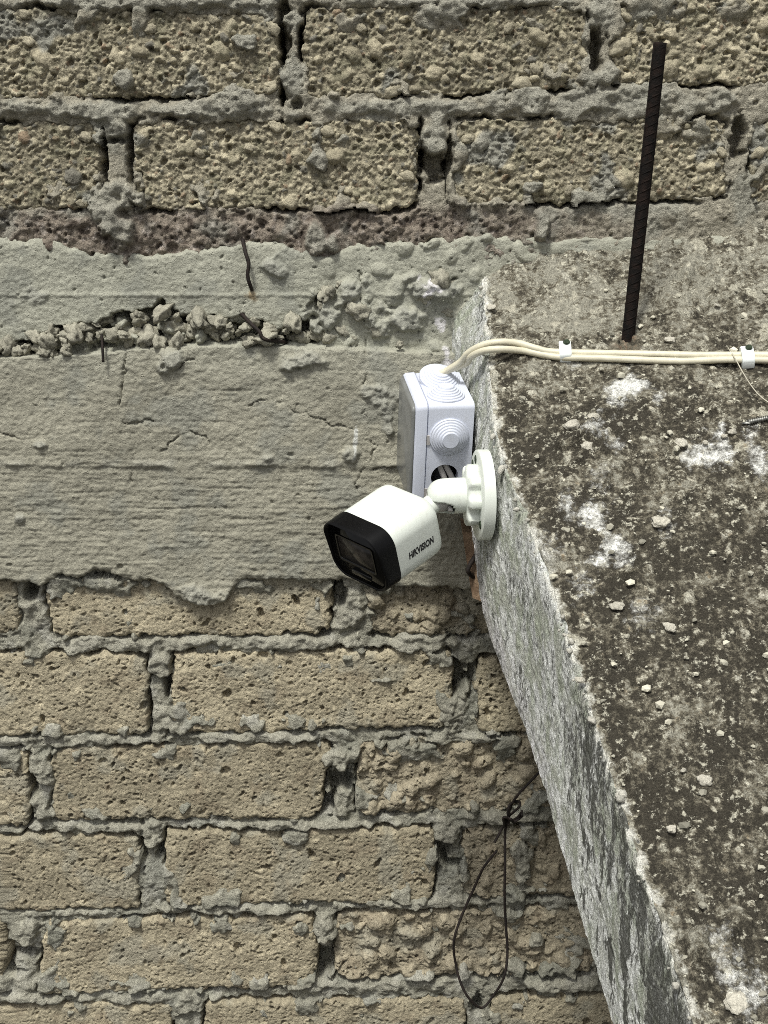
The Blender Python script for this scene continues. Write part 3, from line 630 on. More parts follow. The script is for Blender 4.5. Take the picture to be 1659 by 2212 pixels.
rb = on_slab(1355, 744); er = np.hypot(Px-rb[0], Y-rb[1]); ht += 0.0022*np.exp(-((er-0.0085)/0.0035)**2)*(0.6+1.2*fbm(Px, Y, 0.008, 466, 3))
# crust along the crest
ce = np.exp(-(S/0.007)**2); cr_, ci_ = domes(Y*1.0, S, 0.0075, 431, 0.0015, 0.0052, 0.75)
crest = ce*(0.0024*fbm(Y, S*0.5, 0.022, 432, 4, 0.65)+0.42*cr_)-0.004*np.exp(-(S/0.012)**2)*sstep(0.25, 0.55, fbm(Y, S*0.2, 0.03, 433, 2))
k = sstep(-0.006, 0.006, S)                                         # blends the two directions round the crest
nx = -(1-k); nz = k
R0 = 0.005*np.exp(-np.abs(S)/0.004)                                 # rounding: take the crest back a little
disp = np.where(isside, hs_, ht)*np.clip(np.abs(S)/0.004, 0.3, 1)+crest-R0*0.7
ln = np.sqrt(nx*nx+nz*nz); nx, nz = nx/ln, nz/ln
V = np.stack([Px+nx*disp, Y-k*nz*disp*SL*0.8, Pz+nz*disp], -1)
# colours of the slab: dark growth over pale concrete, whitewash and streaks on the side
conc = C_(0.35, 0.335, 0.275)
c = np.repeat(conc[None], Px.size, 0).reshape(*Px.shape, 3)*(0.85+0.3*gi1[..., None])
far = sstep(-0.17, -0.02, Y); near_d = sstep(-0.05, -0.26, Y)
grow = 0.22*fbm(Px, Y, 0.06, 441, 5, 0.6)+0.14*fbm(Px, Y, 0.014, 442, 3, 0.6)
lichen = np.clip(0.38+0.20*near_d-0.13*far+grow-0.26*sstep(0.0006, 0.003, g2)-0.22*lumpz*sstep(-0.3, 0.3, fbm(Px, Y, 0.012, 445, 3)), 0.03, 1)
lichen = np.where(isside, 0, lichen*sstep(0.001, 0.010, S))
c = mixc(c, C_(0.50, 0.48, 0.40), 0.8*sstep(0.0008, 0.003, g2)*(gi2 > 0.25)); g5, gi5 = domes(Px+0.004*gn(Px*120, Y*120, 31), (Y+0.004*gn(Px*120, Y*120, 32))*1.25, 0.026, 460, 0.002, 0.0085, 0.55); st5 = sstep(0.0006, 0.003, g5+0.0016*fbm(Px, Y, 0.006, 461, 3)*(g5 > 0))*sstep(-0.1, 0.4, fbm(Px, Y, 0.09, 462, 2)+0.25)
c = mixc(c, C_(0.46, 0.435, 0.35), 0.8*st5); lichen = np.where(isside, 0, np.clip(lichen-0.34*st5, 0.03, 1))
c = mixc(c, C_(0.26, 0.16, 0.06), 0.5*sstep(0.5, 0.8, fbm(Px, Y, 0.008, 446, 3))*near_d)
powder = np.zeros_like(Px)
for cx, cy, rr, a in [(1350, 843, .017, 1), (1322, 862, .010, .6), (1425, 862, .007, .8), (1285, 925, .012, .75), (1540, 978, .018, 1), (1505, 985, .012, .8), (1640, 1000, .013, .8), (1285, 1110, .013, 1), (1330, 1185, .013, .9), (1225, 1100, .010, .8),
                      (1300, 1210, .009, .9), (1240, 775, .012, .5), (1600, 2150, .014, .75), (1390, 1330, .016, .45), (1180, 1180, .016, .5), (1250, 1250, .016, .45), (1620, 940, .010, .5), (1330, 960, .010, .6), (1560, 2060, .016, .55), (1440, 1130, .012, .5), (1300, 1040, .014, .5)]:
    q = on_slab(cx, cy); e = np.hypot(Px-q[0], (Y-q[1])*0.8)/rr+0.5*fbm(Px, Y, 0.018, 447, 4, 0.6)
    powder = np.maximum(powder, a*0.92*sstep(1.5, 0.0, e)*(~isside))
st1 = sstep(0.0003, 0.0011, g1)*(gi1 > 0.52)*sstep(-0.35, 0.35, fbm(Px, Y, 0.05, 463, 3)+0.25)
c = mixc(c, C_(0.50, 0.475, 0.385), 0.85*st1); lichen = np.where(isside, 0, np.clip(lichen-0.50*st1, 0.03, 1))
rb = on_slab(1355, 744); er = np.hypot(Px-rb[0], Y-rb[1])+0.003*fbm(Px, Y, 0.012, 465, 3)
c = mixc(c, C_(0.13, 0.065, 0.03), 0.7*sstep(0.017, 0.006, er)*(~isside)); lichen = np.where(er < 0.016, lichen*0.6, lichen)
# side: whitewash, green tinge, dark vertical streaks growing towards the viewer
ws = fbm(Y, S, 0.03, 451, 6, 0.7); st = fbm(Y, S*0.22, 0.016, 452, 6, 0.72)
cs = np.repeat(C_(0.40, 0.41, 0.36)[None], Px.size, 0).reshape(*Px.shape, 3)
cs = mixc(cs, C_(0.66, 0.67, 0.65), sstep(-0.35, 0.30, ws+0.25*st+0.15))
cs = mixc(cs, C_(0.30, 0.33, 0.25), 0.6*sstep(0.0, 0.5, fbm(Y, S*0.4, 0.012, 453, 5, 0.65)))
yv = lambda py: float(on_slab(np.interp(py, [p_[1] for p_ in EDGE], [p_[0] for p_ in EDGE]), py)[1])
es = S/TH; low_end = sstep(yv(1800), yv(2180), Y)
damp = sstep(yv(1330), yv(1560), Y)*sstep(-0.62-0.38*low_end, -0.34-0.34*low_end, es+0.55*st+0.25*ws)       # damp stain under the crest, wider towards the viewer
chalk = sstep(yv(1230), yv(1480), Y)*(1-damp)
sidedark = np.clip(0.20+0.46*damp-0.12*chalk+0.30*st+0.20*ws, 0.03, 1.0)
cs = mixc(cs, C_(0.72, 0.73, 0.70), 0.55*chalk*sstep(-0.45, 0.35, st+0.5*ws+0.1))
sidedark = np.where(isside, sidedark, 0)
cs = mixc(cs, C_(0.52, 0.46, 0.54), 0.3*sstep(-0.120, -0.15, S+0.02*fbm(Y, S, 0.02, 454, 3))*sstep(-.45, -.2, Y))
c = np.where(isside[..., None], cs, c)
cw = np.clip(ce*1.2, 0, 1)*sstep(-0.2, 0.35, fbm(Y, S, 0.012, 455, 4)); c = mixc(c, C_(0.68, 0.67, 0.61), cw); lichen = lichen*(1-0.8*cw)
sme = np_mesh('concrete_slab', V.reshape(-1, 3), grid_quads(*Px.shape), c.reshape(-1, 3))
ma = sme.color_attributes.new('Msk', 'FLOAT_COLOR', 'POINT'); mm = np.ones((len(sme.vertices), 4), np.float32)
mm[:, 0] = lichen.ravel(); mm[:, 1] = powder.ravel(); mm[:, 2] = (sidedark*(1-0.85*cw)).ravel(); ma.data.foreach_set('color', mm.ravel())
slab = tag(link('concrete_slab', sme, M_SLAB),
           'weathered concrete slab with dark lichen on top and a whitewashed side', 'concrete slab')
slab['kind'] = 'thing'
# underside and back body so the slab is solid
bm = bmesh.new(); sec = []
for yy in (0.02, -0.2, -0.4, -EY[-1]*-1+0.002):
    xl = float(edge_x(np.array(yy if yy < 0 else 0.0)))+0.004-(0.018*math.exp(-abs(yy)/0.095) if yy < 0.03 else 0)
    zt_ = lambda x: slab_z(x, yy)
    sec.append([Vector((xl, yy, zt_(xl)-TH+0.004)), Vector((xl+0.7, yy, zt_(xl+0.7)-TH+0.004)), Vector((xl+0.7, yy, zt_(xl+0.7)-0.02)), Vector((xl+0.006, yy, zt_(xl)-0.02))])
loft(bm, sec)
core = bm_mesh('underside', bm, False); a = core.color_attributes.new('Col', 'FLOAT_COLOR', 'POINT')
for dct in a.data: dct.color = (0.3, 0.29, 0.25, 1)
link('underside', core, M_CON, slab)

# ------------------------------------------------------------------ pebbles lying on the slab
PEB = [stone_mesh('pebble', 40+s, M_LOOSE, 3, 0.40, (1, 0.8, 0.55), tuple(np.array((0.56, 0.53, 0.45))*random.uniform(0.9, 1.15))) for s in range(6)]
pebs = [(1281, 902, 15, 'pale rounded pebble behind the clump of embedded stones'), (1582, 934, 11, 'right one of two small pebbles side by side below the screw tip'), (1565, 943, 9, 'left one of two small pebbles side by side below the screw tip'),
        (1472, 958, 15, 'oval pale pebble left of the white powder splash'), (1524, 957, 7, 'tiny pebble at the upper edge of the white powder splash'), (1426, 1131, 23, 'large angular whitish stone alone on the dark slab beside white dust'),
        (1235, 921, 20, 'round grey stone at the back of the embedded clump'), (1271, 966, 20, 'grey stone in the middle of the embedded clump'), (1523, 1688, 20, 'bright white rounded stone alone on the dark lower slab'),
        (1061, 665, 13, 'flat white chip lying on the slab edge close to the wall'), (1447, 736, 15, 'elongated pale chip just right of the rebar foot'), (1549, 660, 8, 'small flat white chip near the wall, farthest back'),
        (1476, 1665, 8, 'small pale stone up left of the bright white stone'), (1333, 1311, 18, 'flat pale stone below the white dust near the slab edge'), (1447, 1357, 18, 'long pale flake half sunk in the dark lichen'),
        (1591, 2168, 30, 'big white wedge shaped stone at the bottom of the slab'), (1450, 1792, 12, 'pale stone next to a black patch on the slab'), (1252, 1470, 12, 'white crust lump sitting on the slab edge')]
for i, (px, py, r, lab) in enumerate(pebs):
    p = on_slab(px, py, 0.002); dep = np.dot(p-CAM, FWD); rr = 0.88*r/F*dep
    me = PEB[i % len(PEB)]
    o = link('pebble', me, None); o.location = p+SN*rr*0.25
    o.scale = (rr, rr*random.uniform(0.9, 1.2), rr*random.uniform(0.8, 1.0)); 
    if 'flat' in lab or 'flake' in lab or 'chip' in lab: o.scale = (rr, rr*0.75, rr*0.5)
    o.rotation_euler = (random.uniform(-0.3, 0.3)+0.55, random.uniform(-0.3, 0.3), random.uniform(-0.6, 0.6))
    tag(o, lab, 'pebble', 'loose stones on the slab')
# grit: crumbs nobody would count, one mesh
bm = bmesh.new(); cols = []
for i in range(330):
    px, py = random.uniform(1070, 1700), random.uniform(620, 2230)
    p = on_slab(px, py, 0.0015); ex = float(edge_x(np.array(p[1])))
    if p[0] < ex+0.004: continue
    r = 0.0008+0.0026*random.random()**3
    m = Matrix.Translation(Vector(p))@Matrix.Rotation(random.uniform(0, 6), 4, 'Z')@Matrix.Diagonal((r*1.3, r, r*0.8, 1))
    vs = bmesh.ops.create_icosphere(bm, subdivisions=1, radius=1.0, matrix=m)['verts']
    for v in vs: v.co += Vector((random.uniform(-1, 1), random.uniform(-1, 1), random.uniform(-1, 1)))*r*0.25
me = bm_mesh('grit', bm, False); a = me.color_attributes.new('Col', 'FLOAT_COLOR', 'POINT')
cc = np.ones((len(me.vertices), 4), np.float32); cc[:, :3] = (np.array((0.46, 0.44, 0.36))[None]*np.repeat(RNG.uniform(0.5, 1.35, len(me.vertices)//12+1), 12)[:len(me.vertices), None])
a.data.foreach_set('color', cc.ravel())
tag(link('grit', me, M_LOOSE), 'fine pale grit scattered over the dark slab top', 'grit', kind='stuff')
# crumbly crust lumps on the crest of the slab
CR = [stone_mesh('crust_lump', 70+s, M_LOOSE, 2, 0.5, col=tuple(np.array((0.62, 0.60, 0.53))*random.uniform(0.85, 1.1))) for s in range(6)]
for i in range(60):
    y = -random.uniform(0.02, 0.66); x = float(np.interp(-y, -ys, sm_x)); r = 0.0008+0.0020*random.random()**2
    o = link('crust_lump', random.choice(CR), None, slab)
    o.location = (x+random.uniform(-0.004, 0.006), y, slab_z(x, y)+random.uniform(-0.003, 0.0015)); o.scale = (r, r*random.uniform(0.8, 1.6), r)
    o.rotation_euler = (random.random()*6, random.random()*6, random.random()*6)

# ------------------------------------------------------------------ steel
def rebar():
    b = on_slab(1353, 764, -0.012); t = at_y(1426, 92, b[1]+0.004)
    root = empty('rebar', b, 'dark rusty ribbed steel rod standing upright out of the slab', 'steel rod')
    ax = Vector(t-b); Ln = ax.length; z = ax.normalized(); x = z.cross(Vector((0, 1, 0))).normalized(); y = z.cross(x)
    fr = Frame(b, z, x, y); R = 0.0048
    bm = bmesh.new(); n = 110; seg = 20; rings = []
    for i in range(n+1):
        a = Ln*i/n
        rings.append([bm.verts.new(fr.p(a, R*(1+0.05*mnoise.noise(Vector((i*0.35, k*0.7, 0))))*math.cos(2*math.pi*k/seg), R*(1+0.05*mnoise.noise(Vector((i*0.35, k*0.7, 5))))*math.sin(2*math.pi*k/seg))) for k in range(seg)])
    for A, B in zip(rings[:-1], rings[1:]):
        for k in range(seg): bm.faces.new((A[k], A[(k+1) % seg], B[(k+1) % seg], B[k]))
    bm.faces.new(rings[-1]); bm.faces.new(rings[0][::-1])
    link('rod', bm_mesh('rod', bm), M_RUST, root)
    def rib(sgn, i):
        pts = []
        for k in range(9):
            a = sgn*math.pi/2+(k/8-0.5)*math.pi*0.86
            pts.append(fr.p(0.020+i*0.0078+0.0075*(k/8), R*1.0*math.cos(a), R*1.0*math.sin(a)))
        return pts
    bm_pts = []
    for i in range(int((Ln-0.03)/0.0078)):
        for sgn in (-1, 1):
            o = tube('rib', rib(sgn, i), lambda t: 0.00058*math.sin(math.pi*min(max(t, 0.08), 0.92)), M_RUST, root, seg=6)
    for s in (0, math.pi):
        tube('seam', [fr.p(Ln*k/20, R*1.02*math.cos(s), R*1.02*math.sin(s)) for k in range(21)], 0.0008, M_RUST, root, seg=6)
rebar()
def wire(name, pix, ys_, r, label, cat, mat=None, n=8, rough=0.15):
    pts = catmull([at_y(x, y, yy) for (x, y), yy in zip(pix, ys_)], n)
    return tag(tube(name, pts, r, mat or M_WIRE, None, 8, rough, seed=len(pts)), label, cat)
wire('steel_wire', [(524, 516), (530, 545), (537, 568), (535, 595), (540, 615), (546, 630)], [0.004, -0.007, -0.010, -0.010, -0.008, 0.004], 0.0018, 'short dark wire bent against the smooth concrete above the crumbly seam', 'wire')
wire('steel_wire', [(520, 676), (540, 697), (560, 716), (566, 728), (580, 735), (618, 739)], [0.002, -0.012, -0.018, -0.019, -0.018, 0.004], 0.0018, 'dark wire with a bent end lying across the crumbly seam', 'wire')
wire('steel_wire', [(219, 716), (221, 745), (223, 782)], [0.008, -0.014, -0.017], 0.0013, 'thin straight nail-like wire at the left of the crumbly seam', 'wire')
wire('steel_wire', [(1040, 1168), (1027, 1200), (1013, 1224), (1012, 1236), (1022, 1246)], [-0.06, -0.066, -0.07, -0.07, -0.062], 0.0022, 'black wire curling out beside the wood under the camera base', 'wire')
def tie_wire():
    y = -0.040
    root = empty('tie_wire', at_y(1090, 1780, y), 'rusty tie wire knotted into a long loop hanging under the slab edge', 'wire')
    P = lambda pts, dy=0.0: catmull([at_y(a, b, y+dy+0.004*math.sin(i*1.7)) for i, (a, b) in enumerate(pts)], 8)
    r = 0.00135
    tube('hanger', P([(1200, 1632), (1165, 1668), (1140, 1694), (1118, 1718), (1103, 1742), (1098, 1765), (1092, 1785)]), r, M_WIRE, root, 8, 0.12, 1)
    tube('long_loop', P([(1096, 1772), (1091, 1800), (1091, 1860), (1090, 1930), (1092, 1985), (1096, 2050), (1093, 2092), (1085, 2120), (1066, 2150), (1041, 2177), (1012, 2155), (994, 2120), (985, 2085), (980, 2050), (983, 2020), (1000, 1972), (1030, 1905), (1046, 1872), (1073, 1838)]), r, M_WIRE, root, 8, 0.12, 2)
    tube('broken_end', P([(1093, 1778), (1084, 1790), (1076, 1806), (1068, 1820)]), r, M_WIRE, root, 8, 0.12, 3)
    tube('knot', P([(1090, 1776), (1098, 1764), (1112, 1752), (1122, 1742), (1122, 1732), (1112, 1732), (1100, 1740), (1097, 1760), (1104, 1772), (1118, 1766), (1128, 1752)], -0.003), r, M_WIRE, root, 8, 0.12, 4)
    tube('knot', P([(1100, 1782), (1090, 1772), (1094, 1766), (1104, 1770), (1110, 1776), (1126, 1764), (1128, 1759)], -0.005), r, M_WIRE, root, 8, 0.12, 5)
    tube('knot', P([(1086, 1770), (1096, 1778), (1100, 1770), (1088, 1766), (1090, 1784)], -0.006), r, M_WIRE, root, 8, 0.12, 6)
tie_wire()
def screw():
    a = on_slab(1602, 915, 0.0045); b = on_slab(1730, 888, 0.004)
    root = empty('threaded_screw', a, 'grey threaded screw lying on the slab at the right edge', 'screw')
    ax = Vector(b-a); Ln = ax.length; z = ax.normalized(); x = z.orthogonal().normalized(); fr = Frame(a, z, x, z.cross(x))
    bm = bmesh.new(); prof = [(0, 0.0005), (0.006, 0.0017)]; k = 0.006
    while k < Ln-0.01:
        prof += [(k, 0.0017), (k+0.0006, 0.0026), (k+0.0012, 0.0017)]; k += 0.0018
    prof += [(k+0.001, 0.0019), (k+0.006, 0.0019)]
    lathe(bm, fr, prof, 14); link('shank', bm_mesh('shank', bm), M_STEEL, root)
    bm = bmesh.new(); lathe(bm, fr, [(k+0.005, 0.002), (k+0.008, 0.0048), (k+0.009, 0.0048)], 18); link('head', bm_mesh('head', bm), M_STEEL, root)
screw()
pts = catmull([on_slab(x, y, u_) for x, y, u_ in [(1572, 750, 0.001), (1590, 778, 0.010), (1602, 800, 0.012), (1622, 832, 0.007), (1645, 858, 0.005), (1690, 890, 0.001)]], 8)
tag(tube('thin_fibre', pts, 0.0005, M_FIBRE, None, 6), 'hair-thin pale fibre trailing over the cable by the right clip', 'fibre')

# ------------------------------------------------------------------ the junction box on the slab's side
AL = math.radians(8); TAU = math.radians(12)
n_ = Vector((-math.cos(AL), -math.sin(AL), 0)); v_ = Vector((math.sin(AL), -math.cos(AL), 0)); u_ = Vector((0, 0, 1))
vb = v_*math.cos(TAU)-u_*math.sin(TAU); ub = u_*math.cos(TAU)+v_*math.sin(TAU)
BW, BH, BD = 0.080, 0.100, 0.0530                # along the slab, up, out of the slab
corner = Vector(at_y(1026, 872, -0.118))         # upper right corner of the face towards the viewer
org = corner-vb*BW-ub*BH                         # far lower corner at the slab
BX = Frame(org, n_, vb, ub)                      # p(out, along, up)
box = empty('junction_box', org, 'pale bluish white plastic junction box with stepped grommets on the slab side', 'junction box')
def rr_section(a, w0, h0, r, inset=0.0):
    return [BX.p(a, BW/2+y, BH/2+z) for y, z in rounded_rect(w0-2*inset, h0-2*inset, max(r-inset*0.5, 0.001), 6)]
bm = bmesh.new(); LIDT = 0.011
loft(bm, [rr_section(0, BW, BH, 0.005), rr_section(BD-LIDT-0.0014, BW, BH, 0.005), rr_section(BD-LIDT-0.001, BW, BH, 0.005, 0.001)])
HC = (0.0235, 0.0295)                                # knocked-out hole in the near face (out, up)
body = auto(link('body', bm_mesh('body', bm), M_BOX, box), 50)
bm = bmesh.new()
loft(bm, [rr_section(BD-LIDT-0.001, BW, BH, 0.005, 0.0014), rr_section(BD-LIDT, BW, BH, 0.005, -0.0008), rr_section(BD-0.003, BW, BH, 0.006, -0.0006), rr_section(BD-0.0010, BW, BH, 0.006, 0.0008), rr_section(BD, BW, BH, 0.008, 0.0032)])
lid = auto(link('lid', bm_mesh('lid', bm), M_BOX, box), 50)
bm = bmesh.new(); loft(bm, [rr_section(BD-0.0005, BW-0.002, BH-0.002, 0.006), rr_section(BD+0.0020, BW-0.006, BH-0.010, 0.003), rr_section(BD+0.0024, BW-0.008, BH-0.012, 0.003)])
M_LID = plain_mat('lid_clear', (0.21, 0.215, 0.21), 0.22, 0.6, 0.10, 40)
link('lid_panel', bm_mesh('lid_panel', bm), M_LID, lid)
for s in (0.62, 0.10):                             # little latches on the seam
    bm = bmesh.new(); sec = [[BX.p(a, BW+dd, BH*s+z) for a, z in ((BD-LIDT-0.0035, 0), (BD-LIDT-0.0005, 0), (BD-LIDT-0.0005, 0.009), (BD-LIDT-0.0035, 0.009))] for dd in (-0.001, 0.0009)]
    loft(bm, sec); link('latch', bm_mesh('latch', bm, False), M_GREY, lid)
def grommet(o, ax, up, R=0.0175, steps=5, rise=0.0085, tilt=0.0, cut=None):
    x = ax.normalized(); y = up.normalized(); y = (y-x*y.dot(x)).normalized(); fr = Frame(o, x, y, x.cross(y))
    prof = [(-0.002, R), (0.0012, R), (0.0018, R*0.97)]
    r = R*0.97; a = 0.0018
    for s in range(steps):
        r2 = R*(0.90-0.115*s); prof += [(a, r2+0.0004), (a+0.0003, r2)]; a2 = a+rise/steps; prof += [(a2-0.0003, r2-0.0003), (a2, r2-0.0008)]; a = a2
    prof += [(a, R*0.40), (a, 0.0001)]
    bm = bmesh.new(); lathe(bm, fr, prof, 44)
    return auto(link('grommet', bm_mesh('grommet', bm), M_BOX, box), 35), fr, a
grommet(BX.p(0.0215, BW, 0.0690), vb, ub, R=0.0176, rise=0.0075)
g_near = grommet(BX.p(0.0225, BW-0.020, BH), ub, vb, R=0.0168, rise=0.008)
g_far, fr_far, top_far = grommet(BX.p(0.0225, BW-0.054, BH+0.003), (ub*0.90-n_*0.10+v_*0.36), vb, R=0.0186, rise=0.0072)
# the knocked-out hole: a well closed by a near-black disc, painted for the shade inside the box, with cable ends inside
hole = bpy.data.meshes.new('hole_cutter')
bm = bmesh.new(); lathe(bm, Frame(BX.p(HC[0], BW-0.012, HC[1]), vb, n_, ub), [(0, 0.0125), (0.03, 0.0125)], 40)
cut_me = bm_mesh('hole_cutter', bm)
cut = bpy.data.objects.new('hole_cutter', cut_me); COL.objects.link(cut)
md = body.modifiers.new('hole', 'BOOLEAN'); md.object = cut; md.operation = 'DIFFERENCE'; md.solver = 'EXACT'
dg = bpy.context.evaluated_depsgraph_get(); dg.update()
newme = bpy.data.meshes.new_from_object(body.evaluated_get(dg)); body.modifiers.clear(); body.data = newme
COL.objects.unlink(cut); bpy.data.objects.remove(cut); auto(body, 50)
bm = bmesh.new(); fh = Frame(BX.p(HC[0], BW, HC[1]), -vb, n_, ub); lathe(bm, fh, [(0.0115, 0.0124), (0.0112, 0.0001)], 40)
link('hole_shade_disc', bm_mesh('hole_shade_disc', bm), M_HOLE_SHADE, body)
for k, (a0, a1) in enumerate([(0.004, -0.004), (-0.002, -0.012)]):
    pts = catmull([fh.p(0.009, a0+0.004, 0.018), fh.p(0.006, a0, 0.008), fh.p(0.005, (a0+a1)/2-0.001, -0.004), fh.p(0.008, a1, -0.018)], 8)
    tube('inner_cable', pts, 0.0026, M_GREY, body, 10)

# ------------------------------------------------------------------ the two cables and their clips
gtop = fr_far.p(top_far-0.004, 0, 0)
def cable(pix_box, pix_slab, label, off):
    pts = [np.array(gtop+n_*off*0.5)]
    for (x, y, yy) in pix_box: pts.append(at_y(x, y, yy))
    for (x, y, h_) in pix_slab: pts.append(on_slab(x, y, h_))
    o = tube('cable', catmull(pts, 9), 0.0030, M_CABLE, None, 14); return tag(o, label, 'cable', 'cream cables clipped on the slab')
cable([(993, 783, -0.083), (1010, 764, -0.092), (1036, 748, -0.100), (1072, 739, -0.105)], [(1118, 741, 0.010), (1160, 753, 0.007), (1195, 760, 0.005), (1300, 763, 0.0034), (1420, 765, 0.0034), (1500, 767, 0.004), (1560, 767, 0.0034), (1660, 767, 0.0034), (1900, 772, 0.0034), (2400, 776, 0.0034)],
      'cream cable that arches higher over the slab edge, the farther of the pair', 0.0)
cable([(1004, 786, -0.082), (1018, 770, -0.096), (1044, 758, -0.108), (1080, 754, -0.114)], [(1130, 758, 0.006), (1178, 767, 0.0036), (1215, 772, 0.0034), (1300, 774, 0.0034), (1400, 778, 0.0034), (1480, 780, 0.0034), (1560, 777, 0.0034), (1660, 778, 0.0034), (1900, 783, 0.0034), (2400, 788, 0.0034)],
      'cream cable hugging the slab edge, the nearer of the pair', 0.006)
sl_along = Vector((1, 0, SA)).normalized(); sl_n = Vector(SN); sl_v = sl_n.cross(sl_along).normalized()      # sl_v points up the slope or down it
if sl_v.y > 0: sl_v = -sl_v
def clip(px, py, label, rot):
    o = Vector(on_slab(px, py, 0.0)); c_, s_ = math.cos(rot), math.sin(rot)
    fx = sl_along*c_+sl_v*s_; fy = sl_v*c_-sl_along*s_
    root = empty('cable_clip', o, label, 'cable clip', 'white clips on the cables')
    fr = Frame(o, fx, fy, sl_n)
    outer = []; inner = []
    # an arch over both cables with a block on the side towards the viewer
    prof = [(-0.0095, -0.001), (-0.0095, 0.006)]+[(-0.0030+0.0065*math.cos(a)-0.0, 0.006+0.0042*math.sin(a)) for a in np.linspace(math.pi, math.pi*0.5, 6)]+[(0.004, 0.0102), (0.0085, 0.0086), (0.0105, 0.0055), (0.0105, -0.001)]
    bm = bmesh.new(); w2 = 0.0052
    sec = [[fr.p(dx, y, z) for y, z in prof] for dx in (-w2, w2)]
    loft(bm, sec); bmesh.ops.bevel(bm, geom=bm.edges[:], offset=0.0006, segments=2, affect='EDGES', clamp_overlap=True)
    auto(link('saddle', bm_mesh('saddle', bm), M_CLIP, root), 45)
    bm = bmesh.new(); lathe(bm, Frame(fr.p(0.0015, -0.0035, 0.0085), sl_n, fx, fy), [(0, 0.003), (0.0028, 0.003), (0.0033, 0.0026), (0.0034, 0.0001)], 18)
    auto(link('nail_head', bm_mesh('nail_head', bm), M_NAIL, root), 35)
clip(1221, 765, 'white plastic cable clip with green nail, nearer the slab edge', 0.1)
clip(1613, 777, 'white plastic cable clip with green nail at the right edge of the picture', 0.1)

# ------------------------------------------------------------------ the security camera
yc = -0.190
bc = Vector(at_y(1046, 1069, yc))                    # middle of the base plate, on the slab's side
secam = empty('security_camera', bc, 'white and black bullet security camera on a round wall bracket', 'security camera')
AB = math.radians(6); n_ = Vector((-math.cos(AB), -math.sin(AB), 0)); v_ = Vector((math.sin(AB), -math.cos(AB), 0))
NB = Frame(bc, n_, v_, u_)
bm = bmesh.new(); lathe(bm, NB, [(-0.0035, 0.0380), (0.0042, 0.0382), (0.0058, 0.0380), (0.0066, 0.0368), (0.0068, 0.0001)], 72)
base = auto(link('base_plate', bm_mesh('base_plate', bm), M_WHITE, secam), 35)
for a in (-0.72, 2.3, math.pi/2+0.2):
    c0 = NB.p(0.0066, 0.0300*math.cos(a), 0.0300*math.sin(a))
    bm = bmesh.new(); lathe(bm, Frame(c0, n_, v_, u_), [(0, 0.0036), (0.0006, 0.0036), (0.0008, 0.0030), (0.0003, 0.0001)], 18)
    link('screw', bm_mesh('screw', bm), M_NAIL, base)
bm = bmesh.new(); secs = []
for a, f in ((0.0062, 0.96), (0.0075, 1.0), (0.0145, 1.0), (0.0160, 0.94), (0.0168, 0.80)):
    ring = []
    for k in range(96):
        t = 2*math.pi*k/96; r = 0.0240+0.0028*np.tanh(2.2*math.cos(8*t+0.6))
        ring.append(NB.p(a, f*r*math.cos(t), f*r*math.sin(t)))
    secs.append(ring)
loft(bm, secs); auto(link('locking_ring', bm_mesh('locking_ring', bm), M_WHITE, secam), 40)
# ball socket: a cup with a slot cut into its lower near side
AX = (n_+u_*0.0).normalized(); A0 = Frame(bc, AX, v_, u_)
RA = 0.0150; La = 0.036
prof = [(0.015, RA), (0.018, RA), (0.024, RA), (0.030, RA*0.995), (La, RA*0.97)]
for k in range(1, 9):
    t = k/9*math.pi/2*0.97; prof.append((La+RA*0.86*math.sin(t), RA*0.955*math.cos(t)))
slot_mid = math.radians(-48)
def slot(a, ang):
    d_ = (ang-slot_mid+math.pi) % (2*math.pi)-math.pi
    wid = 0.62 if a > 0.034 else 0.62*math.sqrt(max(0, 1-((0.034-a)/0.0085)**2)) if a > 0.0255 else 0
    return abs(d_) < wid
pf = []
for (a0, r0), (a1, r1) in zip(prof[:-1], prof[1:]):
    m = max(1, int((a1-a0)/0.0015))
    for k in range(m): pf.append((a0+(a1-a0)*k/m, r0+(r1-r0)*k/m))
pf.append(prof[-1])
bm = bmesh.new(); lathe(bm, A0, pf, 72, slot)
sock = link('ball_socket', bm_mesh('ball_socket', bm), M_WHITE, secam)
so = sock.modifiers.new('wall', 'SOLIDIFY'); so.thickness = 0.0022; so.offset = -1
# body: frame read from the picture (x right, y down, z away), turned into the place
def cam2world(v): return Vector(RIGHT*v[0]-UP*v[1]+FWD*v[2]).normalized()
Wd, Hd, Ad = cam2world((335, 145, -326)), cam2world((65, 310, 205)), cam2world((298, -205, 215))
Ad = (Ad-Wd*Ad.dot(Wd)).normalized(); Hd = Ad.cross(Wd).normalized()
if Hd.z > 0: Hd = -Hd
back = Vector(at_y(894, 1115, -0.205))
BF = Frame(back, -Ad, Wd, -Hd)                        # p(forward, right, up)
bw, bh, bl = 0.0665, 0.0548, 0.0510
def bsec(a, w0, h0, r, dy=0, dz=0): return [BF.p(a, y+dy, z+dz) for y, z in rounded_rect(w0, h0, r, 10)]
bm = bmesh.new()
loft(bm, [bsec(0.0, bw*0.84, bh*0.82, 0.012), bsec(0.0008, bw*0.91, bh*0.90, 0.014), bsec(0.0028, bw*0.97, bh*0.97, 0.0155), bsec(0.006, bw*0.993, bh*0.992, 0.0155), bsec(0.010, bw, bh, 0.0155), bsec(bl, bw, bh, 0.0155)])
house = auto(link('housing', bm_mesh('housing', bm), M_WHITE, secam), 40)
